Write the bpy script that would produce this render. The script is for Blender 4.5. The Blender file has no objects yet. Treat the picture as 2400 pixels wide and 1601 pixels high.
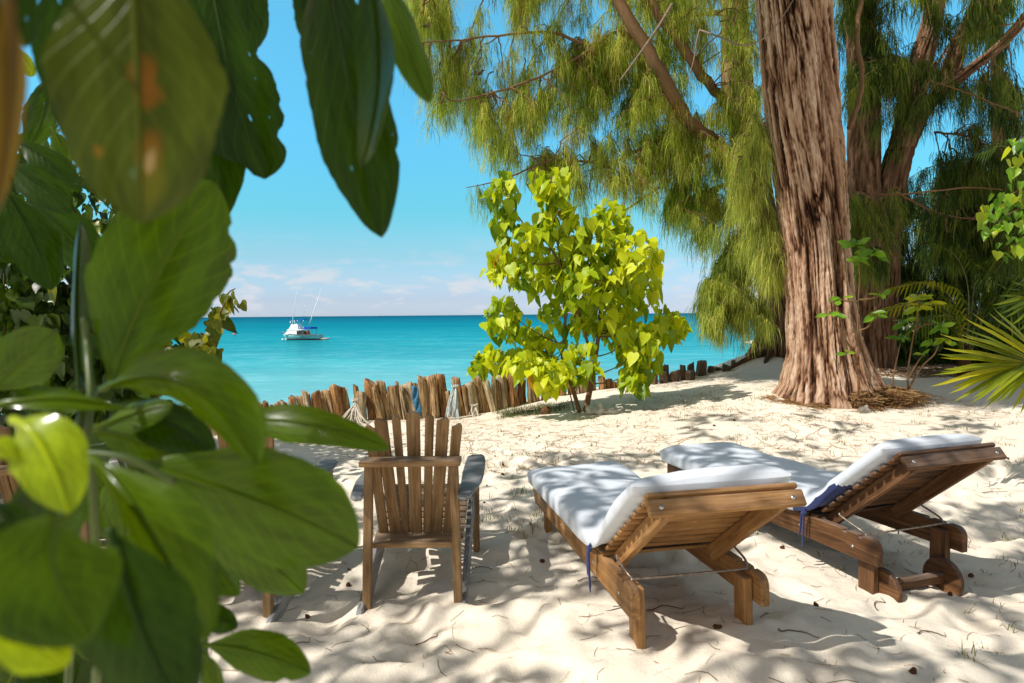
import bpy, bmesh, math, random
import numpy as np
from mathutils import Vector, Matrix
random.seed(7)
RNG = np.random.default_rng(11)
SC = bpy.context.scene
COL = SC.collection
R = math.radians

# ------------------------------------------------------------------ camera model (24 mm lens, 1.55 m above the sand)
F = 1600.0; CH = 1.55; PITCH = math.atan(63 / F); ROLL = math.atan(10 / 1130.0)
def at(px, py, d):
    """a point of the photograph at a stated distance in front of the camera, in metres"""
    c, s = math.cos(ROLL), math.sin(ROLL)
    A, B = px - 1200.0, py - 800.5
    a, b = A * c - B * s, A * s + B * c
    x, up = a / F, -b / F
    Y = math.cos(PITCH) + up * math.sin(PITCH); Z = -math.sin(PITCH) + up * math.cos(PITCH)
    return np.array([x / Y * d, d, CH + Z / Y * d])

# ------------------------------------------------------------------ noise
def _hash(ix, iy, iz, seed):
    h = (ix.astype(np.int64) * 374761393 + iy.astype(np.int64) * 668265263 + iz.astype(np.int64) * 2147483647 + seed * 1442695041) & 0xFFFFFFFF
    h = ((h ^ (h >> 13)) * 1274126177) & 0xFFFFFFFF
    h = ((h ^ (h >> 16)) * 2246822519) & 0xFFFFFFFF
    return ((h ^ (h >> 15)) & 0xFFFF) / 65535.0
def noise(x, y, z=None, seed=0):
    x = np.asarray(x, float); y = np.asarray(y, float)
    z = np.zeros_like(x) if z is None else np.asarray(z, float)
    x, y, z = np.broadcast_arrays(x, y, z)
    ix, iy, iz = np.floor(x), np.floor(y), np.floor(z)
    fx, fy, fz = x - ix, y - iy, z - iz
    fx, fy, fz = [f * f * f * (f * (f * 6 - 15) + 10) for f in (fx, fy, fz)]
    def L(dz):
        a = _hash(ix, iy, iz + dz, seed); b = _hash(ix + 1, iy, iz + dz, seed)
        c = _hash(ix, iy + 1, iz + dz, seed); d = _hash(ix + 1, iy + 1, iz + dz, seed)
        return (a * (1 - fx) + b * fx) * (1 - fy) + (c * (1 - fx) + d * fx) * fy
    return L(0) * (1 - fz) + L(1) * fz
def sstep(a, b, x):
    t = np.clip((x - a) / (b - a), 0, 1); return t * t * (3 - 2 * t)
def nrm(v):
    v = np.asarray(v, float); return v / (np.linalg.norm(v, axis=-1, keepdims=True) + 1e-12)

# ------------------------------------------------------------------ terrain
CTRL = [at(*t) for t in [(345,1052,8.3),(600,1000,9.0),(750,990,9.4),(900,983,9.8),(1095,973,10.2),(1200,955,10.5),(1300,930,10.8),
    (1420,912,11.1),(1540,900,11.4),(1620,888,11.7),(1680,872,11.9),(1720,862,12.1),(1760,842,12.4),(1795,832,12.8),
    (1830,930,8.9),(1950,945,8.7),(2090,925,9.2),(1375,965,9.2),(2150,885,11),(2300,850,13),(2420,845,14),(2350,950,8.5),
    (2000,1040,6.8),(1600,1040,7.2),(1200,1030,7.6)]]
CTRL += [np.array(p, float) for p in [(.52,2.9,.13),(1.03,2.95,.18),(.15,4.77,.09),(.75,4.9,.09),(1.87,3.6,.035),(2.37,3.77,.05),(1.25,5.3,.1),
    (1.85,5.4,.1),(-.8,3.55,-.01),(-.3,3.65,0),(-.3,4.5,.03),(-.8,4.5,.02),(-1.5,3.5,0),(-2.5,3.5,0),(0,2.4,.06),(2.5,2.6,.05),(-2,7,.02),
    (4,5,.1),(6,7,.33),(12,16,.9),(12,8,.7),(-8,4,0),(-8,-4,0),(8,-4,.3),(0,-4,.05),(14,25,1.0),(0,.5,.05),(-4,1,0)]]
CTRL = np.array(CTRL)
def _tps(r2): return np.where(r2 > 1e-9, .5 * r2 * np.log(r2 + 1e-12), 0)
_n = len(CTRL); _d2 = ((CTRL[:, None, :2] - CTRL[None, :, :2]) ** 2).sum(-1)
_A = np.zeros((_n + 3, _n + 3)); _A[:_n, :_n] = _tps(_d2) + np.eye(_n) * .06
_P = np.c_[np.ones(_n), CTRL[:, :2]]; _A[:_n, _n:] = _P; _A[_n:, :_n] = _P.T
_W = np.linalg.solve(_A, np.r_[CTRL[:, 2], 0, 0, 0])
COAST = [(-160,-60),(-30,0),(-11,6.0)] + [tuple(at(*t)[:2] + np.array([0, .12])) for t in
    [(345,1052,8.3),(600,1000,9.0),(750,990,9.4),(900,983,9.8),(1095,973,10.2),(1300,930,10.8),(1540,900,11.4),(1680,872,11.9),(1760,842,12.4)]] + [(5.9,14.2),(9,19),(16,32),(80,150)]
COAST = np.array(COAST, float)
def seaward(x, y):
    best = np.full(x.shape, 1e9); sg = np.ones(x.shape)
    for (a, b) in zip(COAST[:-1], COAST[1:]):
        d = b - a; L2 = d @ d
        t = np.clip(((x - a[0]) * d[0] + (y - a[1]) * d[1]) / L2, 0, 1)
        qx, qy = x - a[0] - t * d[0], y - a[1] - t * d[1]
        r = np.hypot(qx, qy); cr = d[0] * (y - a[1]) - d[1] * (x - a[0])
        m = r < best; best = np.where(m, r, best); sg = np.where(m, np.sign(cr), sg)
    return best * sg
SEA_Z = -2.3
def ground(x, y):
    x = np.atleast_1d(np.asarray(x, float)); y = np.atleast_1d(np.asarray(y, float))
    cx, cy = np.clip(x, -9, 13), np.clip(y, -4, 24)
    z = _W[_n] + _W[_n + 1] * cx + _W[_n + 2] * cy
    for i in range(_n): z = z + _W[i] * _tps((cx - CTRL[i, 0]) ** 2 + (cy - CTRL[i, 1]) ** 2)
    s = seaward(x, y)
    return z * (1 - sstep(.1, 5, s)) + (-3.4) * sstep(.1, 5, s)
_frng = np.random.default_rng(5)
FOOT = [(x, y, a, s) for x, y, a, s in zip(_frng.uniform(-3, 4.5, 330), _frng.uniform(1.9, 7.5, 330), _frng.uniform(0, 6.28, 330), _frng.uniform(.7, 1.3, 330))]
def sand_relief(x, y):
    r = .05 * (noise(x * 1.1, y * 1.1, seed=3) - .5) + .028 * (noise(x * 2.9, y * 2.9, seed=4) - .5) + .017 * (noise(x * 6.3, y * 6.3, seed=6) - .5) + .012 * (noise(x * 15, y * 15, seed=8) - .5) + .006 * (noise(x * 32, y * 32, seed=9) - .5)
    amp = 1 - .62 * sstep(6.0, 8.0, y)
    r = r * amp
    for fx, fy, a, s in FOOT:
        m = (np.abs(x - fx) < .4) & (np.abs(y - fy) < .4)
        if not m.any(): continue
        dx, dy = x[m] - fx, y[m] - fy
        u = (dx * math.cos(a) + dy * math.sin(a)) / (.15 * s); v = (-dx * math.sin(a) + dy * math.cos(a)) / (.075 * s)
        q = u * u + v * v
        r[m] += s * (-.027 * np.exp(-q * 1.1) + .011 * np.exp(-(np.sqrt(q) - 1.5) ** 2 * 4))
    return r
def sand_z(x, y):
    x = np.atleast_1d(np.asarray(x, float)); y = np.atleast_1d(np.asarray(y, float))
    return ground(x, y) + sand_relief(x, y)
def gz(x, y): return float(sand_z(x, y)[0])

# ------------------------------------------------------------------ mesh builder
class MB:
    def __init__(self): self.v = []; self.f3 = []; self.f4 = []; self.fn = []; self.g = []; self.t = []; self.n = 0
    def add(self, verts, faces, gco=None, tone=None):
        verts = np.asarray(verts, float).reshape(-1, 3); k = len(verts)
        self.v.append(verts)
        self.g.append(np.asarray(gco, float).reshape(-1, 3) if gco is not None else verts.copy())
        self.t.append(np.broadcast_to(np.asarray(.5 if tone is None else tone, float), (k,)).copy())
        if isinstance(faces, np.ndarray):
            (self.f3 if faces.shape[1] == 3 else self.f4).append(faces + self.n)
        else:
            a = np.array([f for f in faces if len(f) == 3], int).reshape(-1, 3); b = np.array([f for f in faces if len(f) == 4], int).reshape(-1, 4)
            if len(a): self.f3.append(a + self.n)
            if len(b): self.f4.append(b + self.n)
            for f in faces:
                if len(f) > 4: self.fn.append(np.asarray(f, int) + self.n)
        self.n += k
        return self
    def build(self, name, mat, parent=None, smooth=True):
        me = bpy.data.meshes.new(name)
        V = np.concatenate(self.v)
        f3 = np.concatenate(self.f3) if self.f3 else np.zeros((0, 3), int)
        f4 = np.concatenate(self.f4) if self.f4 else np.zeros((0, 4), int)
        me.vertices.add(len(V)); me.vertices.foreach_set('co', V.astype(np.float32).ravel())
        loops = np.concatenate([f3.ravel(), f4.ravel()] + self.fn).astype(np.int32)
        tot = np.concatenate([np.full(len(f3), 3), np.full(len(f4), 4), [len(f) for f in self.fn]]).astype(np.int32)
        st = np.concatenate([[0], np.cumsum(tot)[:-1]]).astype(np.int32)
        me.loops.add(len(loops)); me.loops.foreach_set('vertex_index', loops)
        me.polygons.add(len(tot)); me.polygons.foreach_set('loop_start', st)
        me.polygons.foreach_set('use_smooth', np.full(len(tot), bool(smooth)))
        me.update(calc_edges=True)
        a = me.attributes.new('gco', 'FLOAT_VECTOR', 'POINT'); a.data.foreach_set('vector', np.concatenate(self.g).astype(np.float32).ravel())
        a = me.attributes.new('tone', 'FLOAT', 'POINT'); a.data.foreach_set('value', np.concatenate(self.t).astype(np.float32))
        if mat is not None: me.materials.append(mat)
        me.validate()
        o = bpy.data.objects.new(name, me); COL.objects.link(o)
        if parent is not None: o.parent = parent
        return o
def tag(o, label=None, cat=None, group=None, kind=None):
    if label: o['label'] = label
    if cat: o['category'] = cat
    if group: o['group'] = group
    if kind: o['kind'] = kind
    return o
def empty(name, loc, rot=(0, 0, 0)):
    o = bpy.data.objects.new(name, None); COL.objects.link(o); o.location = loc; o.rotation_euler = rot; o.empty_display_size = .1
    return o
def pbuild(mb, name, mat, root, smooth=True):
    """build a part given in world coordinates under a root placed without rotation"""
    o = mb.build(name, mat, root, smooth); o.matrix_parent_inverse = Matrix.Translation(-Vector(root.location)); return o

def bevelled(bm_fn, c):
    bm = bmesh.new(); bm_fn(bm)
    if c > 0:
        ed = [e for e in bm.edges if e.is_manifold and e.calc_face_angle(0) > .5]
        bmesh.ops.bevel(bm, geom=ed, offset=c, segments=1, affect='EDGES', profile=.5)
    bm.verts.index_update()
    V = np.array([v.co[:] for v in bm.verts]); Fc = [[v.index for v in f.verts] for f in bm.faces]; bm.free()
    return V, Fc
_cache = {}
def board(mb, p0, p1, w, t, up, c=.004):
    """a bevelled board from p0 to p1, w wide, t thick, thickness along up"""
    p0, p1, up = [np.asarray(q, float) for q in (p0, p1, up)]
    L = np.linalg.norm(p1 - p0); k = (round(L, 4), w, t, c)
    if k not in _cache:
        def f(bm):
            bmesh.ops.create_cube(bm, size=1)
            for v in bm.verts: v.co = (v.co.x * L, v.co.y * w, v.co.z * t)
        _cache[k] = bevelled(f, c)
    V, Fc = _cache[k]
    X = nrm(p1 - p0); Yv = nrm(np.cross(up, X)); Z = np.cross(X, Yv)
    g = V + RNG.uniform(-20, 20, 3)
    mb.add((p0 + p1) / 2 + V @ np.array([X, Yv, Z]), Fc, g)
    return mb
def prism(mb, poly, t, o, X, Y, c=.004):
    """polygon in the X,Y plane at o, extruded t along X x Y (centred)"""
    X, Y = nrm(X), nrm(Y); Z = np.cross(X, Y)
    def f(bm):
        vs = [bm.verts.new((p[0], p[1], -t / 2)) for p in poly]; fa = bm.faces.new(vs)
        r = bmesh.ops.extrude_face_region(bm, geom=[fa])
        bmesh.ops.translate(bm, vec=(0, 0, t), verts=[v for v in r['geom'] if isinstance(v, bmesh.types.BMVert)])
        bmesh.ops.recalc_face_normals(bm, faces=bm.faces)
    V, Fc = bevelled(f, c)
    mb.add(np.asarray(o, float) + V @ np.array([X, Y, Z]), Fc, V + RNG.uniform(-20, 20, 3)); return mb
def tube(mb, P, rad, n=8, tone=.5, cap=True, wob=0, gs=1.0):
    P = np.asarray(P, float); k = len(P); rad = np.broadcast_to(np.asarray(rad, float), (k,))
    T = nrm(np.gradient(P, axis=0)); a = np.array([0, 0, 1.]) if abs(T[0][2]) < .9 else np.array([1., 0, 0])
    N = nrm(np.cross(T[0], a)); Ns = [N]
    for i in range(1, k):
        N = nrm(N - T[i] * (N @ T[i])); Ns.append(N)
    Ns = np.array(Ns); Bs = np.cross(T, Ns); ph = np.linspace(0, 2 * np.pi, n, endpoint=False)
    rr = rad[:, None] * np.ones(n)
    if wob: rr = rr * (1 + wob * (noise(np.arange(k)[:, None] * .7 + P[0, 0] * 9, np.cos(ph)[None] * 1.5 + 7, np.sin(ph)[None] * 1.5 + 3) - .5) * 2)
    V = P[:, None] + rr[..., None] * (np.cos(ph)[None, :, None] * Ns[:, None] + np.sin(ph)[None, :, None] * Bs[:, None])
    i = np.arange(k - 1)[:, None] * n; j = np.arange(n)[None]; j2 = (j + 1) % n
    q = np.stack([i + j, i + j2, i + n + j2, i + n + j], -1).reshape(-1, 4)
    s = np.r_[0, np.cumsum(np.linalg.norm(np.diff(P, axis=0), axis=1))]
    off = RNG.uniform(-9, 9)
    g = np.stack([np.broadcast_to(s[:, None] * gs + off, (k, n)), np.cos(ph)[None] * rr, np.sin(ph)[None] * rr], -1)
    fs = [list(map(int, f)) for f in q] if cap else q
    if cap: fs += [list(range(n))[::-1], list(range((k - 1) * n, k * n))]
    mb.add(V.reshape(-1, 3), fs, g.reshape(-1, 3), tone); return mb
def bez(a, b, c, n):
    t = np.linspace(0, 1, n)[:, None]; a, b, c = map(np.asarray, (a, b, c)); return (1 - t) ** 2 * a + 2 * t * (1 - t) * b + t * t * c
def spline(P, n):
    P = np.asarray(P, float); P = np.vstack([2 * P[0] - P[1], P, 2 * P[-1] - P[-2]]); out = []
    m = len(P) - 3
    for u in np.linspace(0, m - 1e-6, n):
        i = int(u); t = u - i; a, b, c, d = P[i:i + 4]
        out.append(.5 * ((2 * b) + (-a + c) * t + (2 * a - 5 * b + 4 * c - d) * t * t + (-a + 3 * b - 3 * c + d) * t ** 3))
    return np.array(out)
def ellipsoid(mb, c, r, n=12, m=8, wob=0, seed=0, tone=.5):
    th = np.linspace(0, np.pi, m + 1)[:, None]; ph = np.linspace(0, 2 * np.pi, n, endpoint=False)[None]
    D = np.stack([np.sin(th) * np.cos(ph), np.sin(th) * np.sin(ph), np.cos(th) * np.ones_like(ph)], -1)
    k = 1 + wob * (noise(D[..., 0] * 1.7 + 9 + seed, D[..., 1] * 1.7 + 5, D[..., 2] * 1.7 + 3, seed=seed) - .5) * 2
    V = (D * k[..., None] * np.asarray(r)).reshape(-1, 3) + np.asarray(c, float)
    i = np.arange(m)[:, None] * n; j = np.arange(n)[None]; j2 = (j + 1) % n
    mb.add(V, np.stack([i + j, i + n + j, i + n + j2, i + j2], -1).reshape(-1, 4), tone=tone); return mb

# ------------------------------------------------------------------ materials
class NT:
    def __init__(self, name):
        self.m = bpy.data.materials.new(name); self.m.use_nodes = True; self.t = self.m.node_tree; self.t.nodes.clear()
        self.out = self.n('ShaderNodeOutputMaterial')
    def n(self, typ, **kw):
        o = self.t.nodes.new(typ)
        for k, v in kw.items():
            if k.startswith('i_'):
                key = k[2:]; o.inputs[int(key) if key.isdigit() else key.replace('_', ' ')].default_value = v
            else: setattr(o, k, v)
        return o
    def l(self, a, b): self.t.links.new(a, b)
    def attr(self, name): return self.n('ShaderNodeAttribute', attribute_name=name)
    def map(self, src, scale, loc=(0, 0, 0)):
        m = self.n('ShaderNodeMapping'); m.inputs['Scale'].default_value = scale; m.inputs['Location'].default_value = loc; self.l(src, m.inputs['Vector']); return m.outputs[0]
    def noise(self, vec, scale, detail=4, rough=.55, dist=0):
        o = self.n('ShaderNodeTexNoise'); o.inputs['Scale'].default_value = scale; o.inputs['Detail'].default_value = detail; o.inputs['Roughness'].default_value = rough; o.inputs['Distortion'].default_value = dist
        if vec is not None: self.l(vec, o.inputs['Vector'])
        return o.outputs['Fac']
    def ramp(self, fac, stops):
        o = self.n('ShaderNodeValToRGB'); e = o.color_ramp.elements
        while len(e) > 1: e.remove(e[-1])
        e[0].position = stops[0][0]; e[0].color = (*stops[0][1], 1)
        for p, c in stops[1:]: k = e.new(p); k.color = (*c, 1)
        self.l(fac, o.inputs[0]); return o.outputs[0]
    def mix(self, fac, a, b, mode='MIX'):
        o = self.n('ShaderNodeMix', data_type='RGBA', blend_type=mode)
        for s, v in ((o.inputs[0], fac), (o.inputs[6], a), (o.inputs[7], b)):
            if hasattr(v, 'is_linked') or hasattr(v, 'links'): self.l(v, s)
            elif isinstance(v, tuple): s.default_value = (*v, 1)
            else: s.default_value = v
        return o.outputs[2]
    def math(self, op, a, b=0.0, clamp=False):
        o = self.n('ShaderNodeMath', operation=op, use_clamp=clamp)
        for s, v in ((o.inputs[0], a), (o.inputs[1], b)):
            if isinstance(v, (int, float)): s.default_value = v
            else: self.l(v, s)
        return o.outputs[0]
    def rng(self, v, a, b, c=0, d=1):
        o = self.n('ShaderNodeMapRange'); o.inputs[1].default_value = a; o.inputs[2].default_value = b; o.inputs[3].default_value = c; o.inputs[4].default_value = d; self.l(v, o.inputs[0]); return o.outputs[0]
    def bump(self, h, strength, dist):
        o = self.n('ShaderNodeBump'); o.inputs['Strength'].default_value = strength; o.inputs['Distance'].default_value = dist; self.l(h, o.inputs['Height']); return o.outputs[0]
    def pbr(self, color, rough=.6, spec=.3, normal=None, **kw):
        o = self.n('ShaderNodeBsdfPrincipled'); o.inputs['Specular IOR Level'].default_value = spec
        for key, v in (('Base Color', color), ('Roughness', rough)):
            if isinstance(v, tuple): o.inputs[key].default_value = (*v, 1)
            elif isinstance(v, (int, float)): o.inputs[key].default_value = v
            else: self.l(v, o.inputs[key])
        if normal is not None: self.l(normal, o.inputs['Normal'])
        for k, v in kw.items(): o.inputs[k.replace('_', ' ')].default_value = v
        return o.outputs[0]
    def done(self, sh): self.l(sh, self.out.inputs['Surface']); return self.m
    def trans(self, sh, color, fac, normal=None):
        t = self.n('ShaderNodeBsdfTranslucent')
        if isinstance(color, tuple): t.inputs[0].default_value = (*color, 1)
        else: self.l(color, t.inputs[0])
        x = self.n('ShaderNodeMixShader'); x.inputs[0].default_value = fac; self.l(sh, x.inputs[1]); self.l(t.outputs[0], x.inputs[2]); return x.outputs[0]

def mat_wood(name, dark, mid, light, grey=.35, rough=False):
    k = NT(name); g = k.attr('gco').outputs['Vector']
    fine = k.noise(k.map(g, (5, 90, 90)), 1, 5, .65, .6); broad = k.noise(k.map(g, (2.4, 24, 24) if rough else (1.6, 14, 14)), 1, 6 if rough else 4, .68 if rough else .6, 1.2); blot = k.noise(g, 6, 3)
    f = k.math('ADD', k.math('MULTIPLY', fine, .5), k.math('MULTIPLY', broad, .5))
    if rough: f = k.math('ADD', k.math('MULTIPLY', fine, .2), k.math('MULTIPLY', broad, .8))
    col = k.ramp(f, [(.38, dark), (.47, mid), (.60, light)] if rough else [(.30, dark), (.48, mid), (.68, light)])
    geo = k.n('ShaderNodeNewGeometry'); sep = k.n('ShaderNodeSeparateXYZ'); k.l(geo.outputs['Normal'], sep.inputs[0])
    upw = k.math('MULTIPLY', k.rng(sep.outputs[2], .2, .9), k.rng(blot, .3, .65, grey * .55, grey * 1.3), True)
    gc = k.ramp(fine, [(.3, (.10, .095, .09)), (.7, (.33, .32, .31))])
    col = k.mix(upw, col, gc)
    st = k.rng(k.noise(g, 2.3, 4, .7), .35, .7, .62, 1.1)
    cm = k.n('ShaderNodeVectorMath', operation='SCALE'); k.l(col, cm.inputs[0]); k.l(st, cm.inputs['Scale'])
    return k.done(k.pbr(cm.outputs[0], .8 if rough else .62, .15 if rough else .3, k.bump(f, 1.0 if rough else .5, .03 if rough else .004)))
def mat_plain(name, col, rough=.5, spec=.4, metal=0, var=.25, scale=12, bump=0):
    k = NT(name); g = k.attr('gco').outputs['Vector']; n = k.noise(g, scale, 4)
    a = tuple(c * (1 - var) for c in col); b = tuple(min(1, c * (1 + var)) for c in col)
    return k.done(k.pbr(k.ramp(n, [(.3, a), (.7, b)]), rough, spec, k.bump(n, bump, .01) if bump else None, Metallic=metal))
def mat_leaf(name, stops, tfac=.4, tcol=None, rough=.4, spec=.4, gloss_var=0):
    """small leaves: tone attribute picks the colour"""
    k = NT(name); t = k.attr('tone').outputs['Fac']; c = k.ramp(t, stops)
    gm = k.n('ShaderNodeVectorMath', operation='MULTIPLY'); k.l(c, gm.inputs[0]); gm.inputs[1].default_value = tcol or (1.25, 1.2, .7)
    return k.done(k.trans(k.pbr(c, rough, spec), gm.outputs[0], tfac))
def mat_bigleaf(name, base, spots=False, bright=1.0, holes=False):
    k = NT(name); g = k.attr('gco').outputs['Vector']; s = k.n('ShaderNodeSeparateXYZ'); k.l(g, s.inputs[0])
    v, u, rnd = s.outputs[0], s.outputs[1], s.outputs[2]
    av = k.math('ABSOLUTE', v)
    rib = k.rng(av, .015, .06, 1, 0)
    wv = k.math('FRACT', k.math('ADD', k.math('MULTIPLY', u, 9.0), k.math('MULTIPLY', av, -3.2)))
    vein = k.math('MULTIPLY', k.rng(k.math('ABSOLUTE', k.math('SUBTRACT', wv, .5)), .03, .10, 1, 0), .35)
    n = k.noise(g, 3.5, 4, .6); n2 = k.noise(g, 14, 3)
    d = tuple(c * .65 * bright for c in base); b = tuple(c * 1.3 * bright for c in base)
    col = k.ramp(n, [(.3, d), (.7, b)])
    col = k.mix(k.math('MAXIMUM', k.math('MULTIPLY', rib, .6), vein), col, (base[0] * 2.0 * bright, base[1] * 1.7 * bright, base[2] * 1.5 * bright))
    col = k.mix(k.rng(n2, .66, .8, 0, .6), col, (.09, .07, .012))
    if spots:
        for (sv, su, r0, cc) in [(.05, .53, .14, (.17, .075, .008)), (.08, .585, .13, (.20, .08, .008)), (.14, .80, .22, (.22, .09, .008)), (.22, .88, .30, (.15, .14, .010)), (.16, .815, .09, (.42, .28, .16)), (-.13, .845, .09, (.16, .26, .22)), (-.55, .78, .07, (.22, .11, .01))]:
            dx = k.math('SUBTRACT', v, sv); dy = k.math('MULTIPLY', k.math('SUBTRACT', u, su), 2.6)
            q = k.math('ADD', k.math('SQRT', k.math('ADD', k.math('MULTIPLY', dx, dx), k.math('MULTIPLY', dy, dy))), k.math('MULTIPLY', k.math('SUBTRACT', n, .5), .55))
            col = k.mix(k.rng(q, r0 * 1.15, r0 * .45, 0, .85), col, cc)
    h = k.math('ADD', k.math('MULTIPLY', n, .5), k.math('MULTIPLY', k.math('MAXIMUM', rib, vein), -.6))
    sh = k.pbr(col, k.rng(n, .3, .7, .22, .42), .12, k.bump(h, .4, .004), Coat_Weight=1.0, Coat_IOR=1.28, Coat_Roughness=.16)
    gm = k.n('ShaderNodeVectorMath', operation='MULTIPLY'); k.l(col, gm.inputs[0]); gm.inputs[1].default_value = (2.2, 1.9, .6)
    sh = k.trans(sh, gm.outputs[0], .38)
    if holes:
        hn = k.noise(g, 11, 2, .5); x = k.n('ShaderNodeMixShader'); tr = k.n('ShaderNodeBsdfTransparent'); k.l(k.rng(hn, .745, .75), x.inputs[0]); k.l(sh, x.inputs[1]); k.l(tr.outputs[0], x.inputs[2]); sh = x.outputs[0]
    return k.done(sh)
def mat_bark(name, stops, sc=1.0, bump=.8, lichen=False):
    k = NT(name); g = k.attr('gco').outputs['Vector']; t = k.attr('tone').outputs['Fac']
    n = k.noise(k.map(g, (1.6 * sc, 9 * sc, 9 * sc)), 1, 7, .66, .8); n2 = k.noise(k.map(g, (6 * sc, 34 * sc, 34 * sc)), 1, 5, .65, .5); n3 = k.noise(k.map(g, (.6, 2.2, 2.2)), 1, 4, .6)
    f = k.math('ADD', k.math('ADD', k.math('MULTIPLY', t, .62), k.math('MULTIPLY', n, .38)), k.math('MULTIPLY', k.math('SUBTRACT', n2, .5), .30))
    col = k.ramp(f, stops)
    col = k.mix(k.rng(n3, .44, .62, 0, .75), col, k.ramp(f, [(.36, (.03, .013, .007)), (.55, (.20, .095, .05)), (.8, (.44, .26, .15))]))
    if lichen: col = k.mix(k.rng(k.noise(k.map(g, (1.5, 5, 5)), 1, 6, .7), .58, .72, 0, .45), col, (.30, .26, .12))
    return k.done(k.pbr(col, .9, .12, k.bump(k.math('ADD', n, k.math('MULTIPLY', n2, .7)), bump, .03)))

WOOD_HONEY = mat_wood('honey_teak', (.11, .045, .012), (.36, .175, .055), (.56, .32, .13), .26)
WOOD_DARK = mat_wood('dark_teak', (.03, .013, .006), (.115, .050, .018), (.25, .12, .05), .35)
WOOD_CHAIR = mat_wood('chair_wood', (.085, .042, .018), (.29, .165, .07), (.46, .30, .15), .30)
WOOD_ARM = mat_wood('weathered_sky_sheen_wood', (.07, .062, .055), (.32, .325, .33), (.54, .56, .60), .95)  # weathered grey wood; its blue also holds the sky's reflection as colour
STAKE_MATS = [mat_wood('stake_wood_tan', (.045, .02, .008), (.40, .23, .095), (.74, .55, .32), .2, True), mat_wood('stake_wood_rust', (.025, .010, .004), (.28, .125, .042), (.58, .34, .15), .2, True), mat_wood('stake_wood_pale', (.07, .04, .02), (.52, .36, .19), (.80, .66, .46), .3, True)]
STUMP_MAT = mat_wood('dark_stump_wood', (.018, .011, .007), (.10, .060, .030), (.24, .16, .09), .5)
STEEL = mat_plain('rusty_steel_rod', (.30, .24, .19), .42, .5, .7, .5, 40)
SCREW = mat_plain('screw_steel', (.55, .54, .52), .35, .5, .9, .1)
def mat_sand():
    k = NT('coral_sand'); geo = k.n('ShaderNodeNewGeometry'); p = geo.outputs['Position']
    n1 = k.noise(p, .9, 4, .6); n2 = k.noise(p, 7, 5, .6); n3 = k.noise(p, 90, 4, .7); n4 = k.noise(p, 420, 2, .6)
    col = k.ramp(n1, [(.3, (.78, .69, .56)), (.7, (.86, .775, .65))])
    col = k.mix(k.rng(n2, .35, .7, 0, .35), col, (.68, .58, .45))
    col = k.mix(k.rng(n4, .35, .7, 0, .35), col, (.61, .53, .42))
    col = k.mix(k.rng(n3, .70, .76, 0, .75), col, (.16, .10, .06))
    h = k.math('ADD', k.math('ADD', k.math('MULTIPLY', n2, 1.0), k.math('MULTIPLY', n3, .22)), k.math('MULTIPLY', n4, .06))
    return k.done(k.pbr(col, .95, .08, k.bump(h, .55, .035)))
def mat_sea():
    k = NT('lagoon_water'); geo = k.n('ShaderNodeNewGeometry'); p = geo.outputs['Position']
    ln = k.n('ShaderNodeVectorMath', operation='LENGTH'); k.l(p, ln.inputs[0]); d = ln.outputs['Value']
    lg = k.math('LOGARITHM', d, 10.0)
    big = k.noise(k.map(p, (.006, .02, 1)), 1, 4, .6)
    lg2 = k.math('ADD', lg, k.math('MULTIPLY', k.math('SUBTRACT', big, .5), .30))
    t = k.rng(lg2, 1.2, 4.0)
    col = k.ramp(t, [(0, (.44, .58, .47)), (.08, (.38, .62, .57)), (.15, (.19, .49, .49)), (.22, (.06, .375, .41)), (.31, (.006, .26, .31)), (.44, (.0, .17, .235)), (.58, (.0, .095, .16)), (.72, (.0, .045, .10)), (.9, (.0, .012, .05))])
    w1 = k.noise(k.map(p, (.28, .42, 1)), 1, 4, .6, .6); w2 = k.noise(k.map(p, (1.3, 2.2, 1)), 1, 4, .6, .4); w3 = k.noise(k.map(p, (.03, .09, 1)), 1, 4, .6)
    col = k.mix(k.math('MULTIPLY', k.rng(k.math('ADD', k.math('MULTIPLY', w1, .6), k.math('MULTIPLY', w2, .4)), .48, .58, 0, 1), k.math('SUBTRACT', .62, k.math('MULTIPLY', t, 1.5), True)), col, k.mix(.75, col, (.36, .68, .74)))  # ripple highlights are mixed into the water colour, fading with distance
    col = k.mix(k.rng(w3, .4, .65, .25, 0), col, (.0, .10, .17))
    h = k.math('ADD', k.math('ADD', k.math('MULTIPLY', w1, .7), k.math('MULTIPLY', w2, .22)), k.math('MULTIPLY', w3, .5))
    dif = k.n('ShaderNodeBsdfDiffuse'); k.l(col, dif.inputs[0])
    gl = k.n('ShaderNodeBsdfGlossy'); gl.inputs['Roughness'].default_value = .06; k.l(k.bump(h, .5, .28), gl.inputs['Normal']); gl.inputs[0].default_value = (.10, .85, 1, 1)
    fr = k.n('ShaderNodeFresnel'); fr.inputs[0].default_value = 1.33; k.l(k.bump(h, .5, .28), fr.inputs['Normal'])
    mx = k.n('ShaderNodeMixShader'); k.l(k.math('MULTIPLY', k.math('MINIMUM', fr.outputs[0], .42), .55), mx.inputs[0]); k.l(dif.outputs[0], mx.inputs[1]); k.l(gl.outputs[0], mx.inputs[2])
    return k.done(mx.outputs[0])
def mat_cloth(name, col, bump=.25):
    k = NT(name); g = k.attr('gco').outputs['Vector']; n = k.noise(g, 260, 3, .6); n2 = k.noise(g, 9, 4, .6)
    c = k.ramp(n2, [(.3, tuple(x * .9 for x in col)), (.7, col)])
    return k.done(k.pbr(c, .95, .1, k.bump(k.math('ADD', n, k.math('MULTIPLY', n2, 2.0)), bump, .004), Sheen_Weight=.25))

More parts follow.
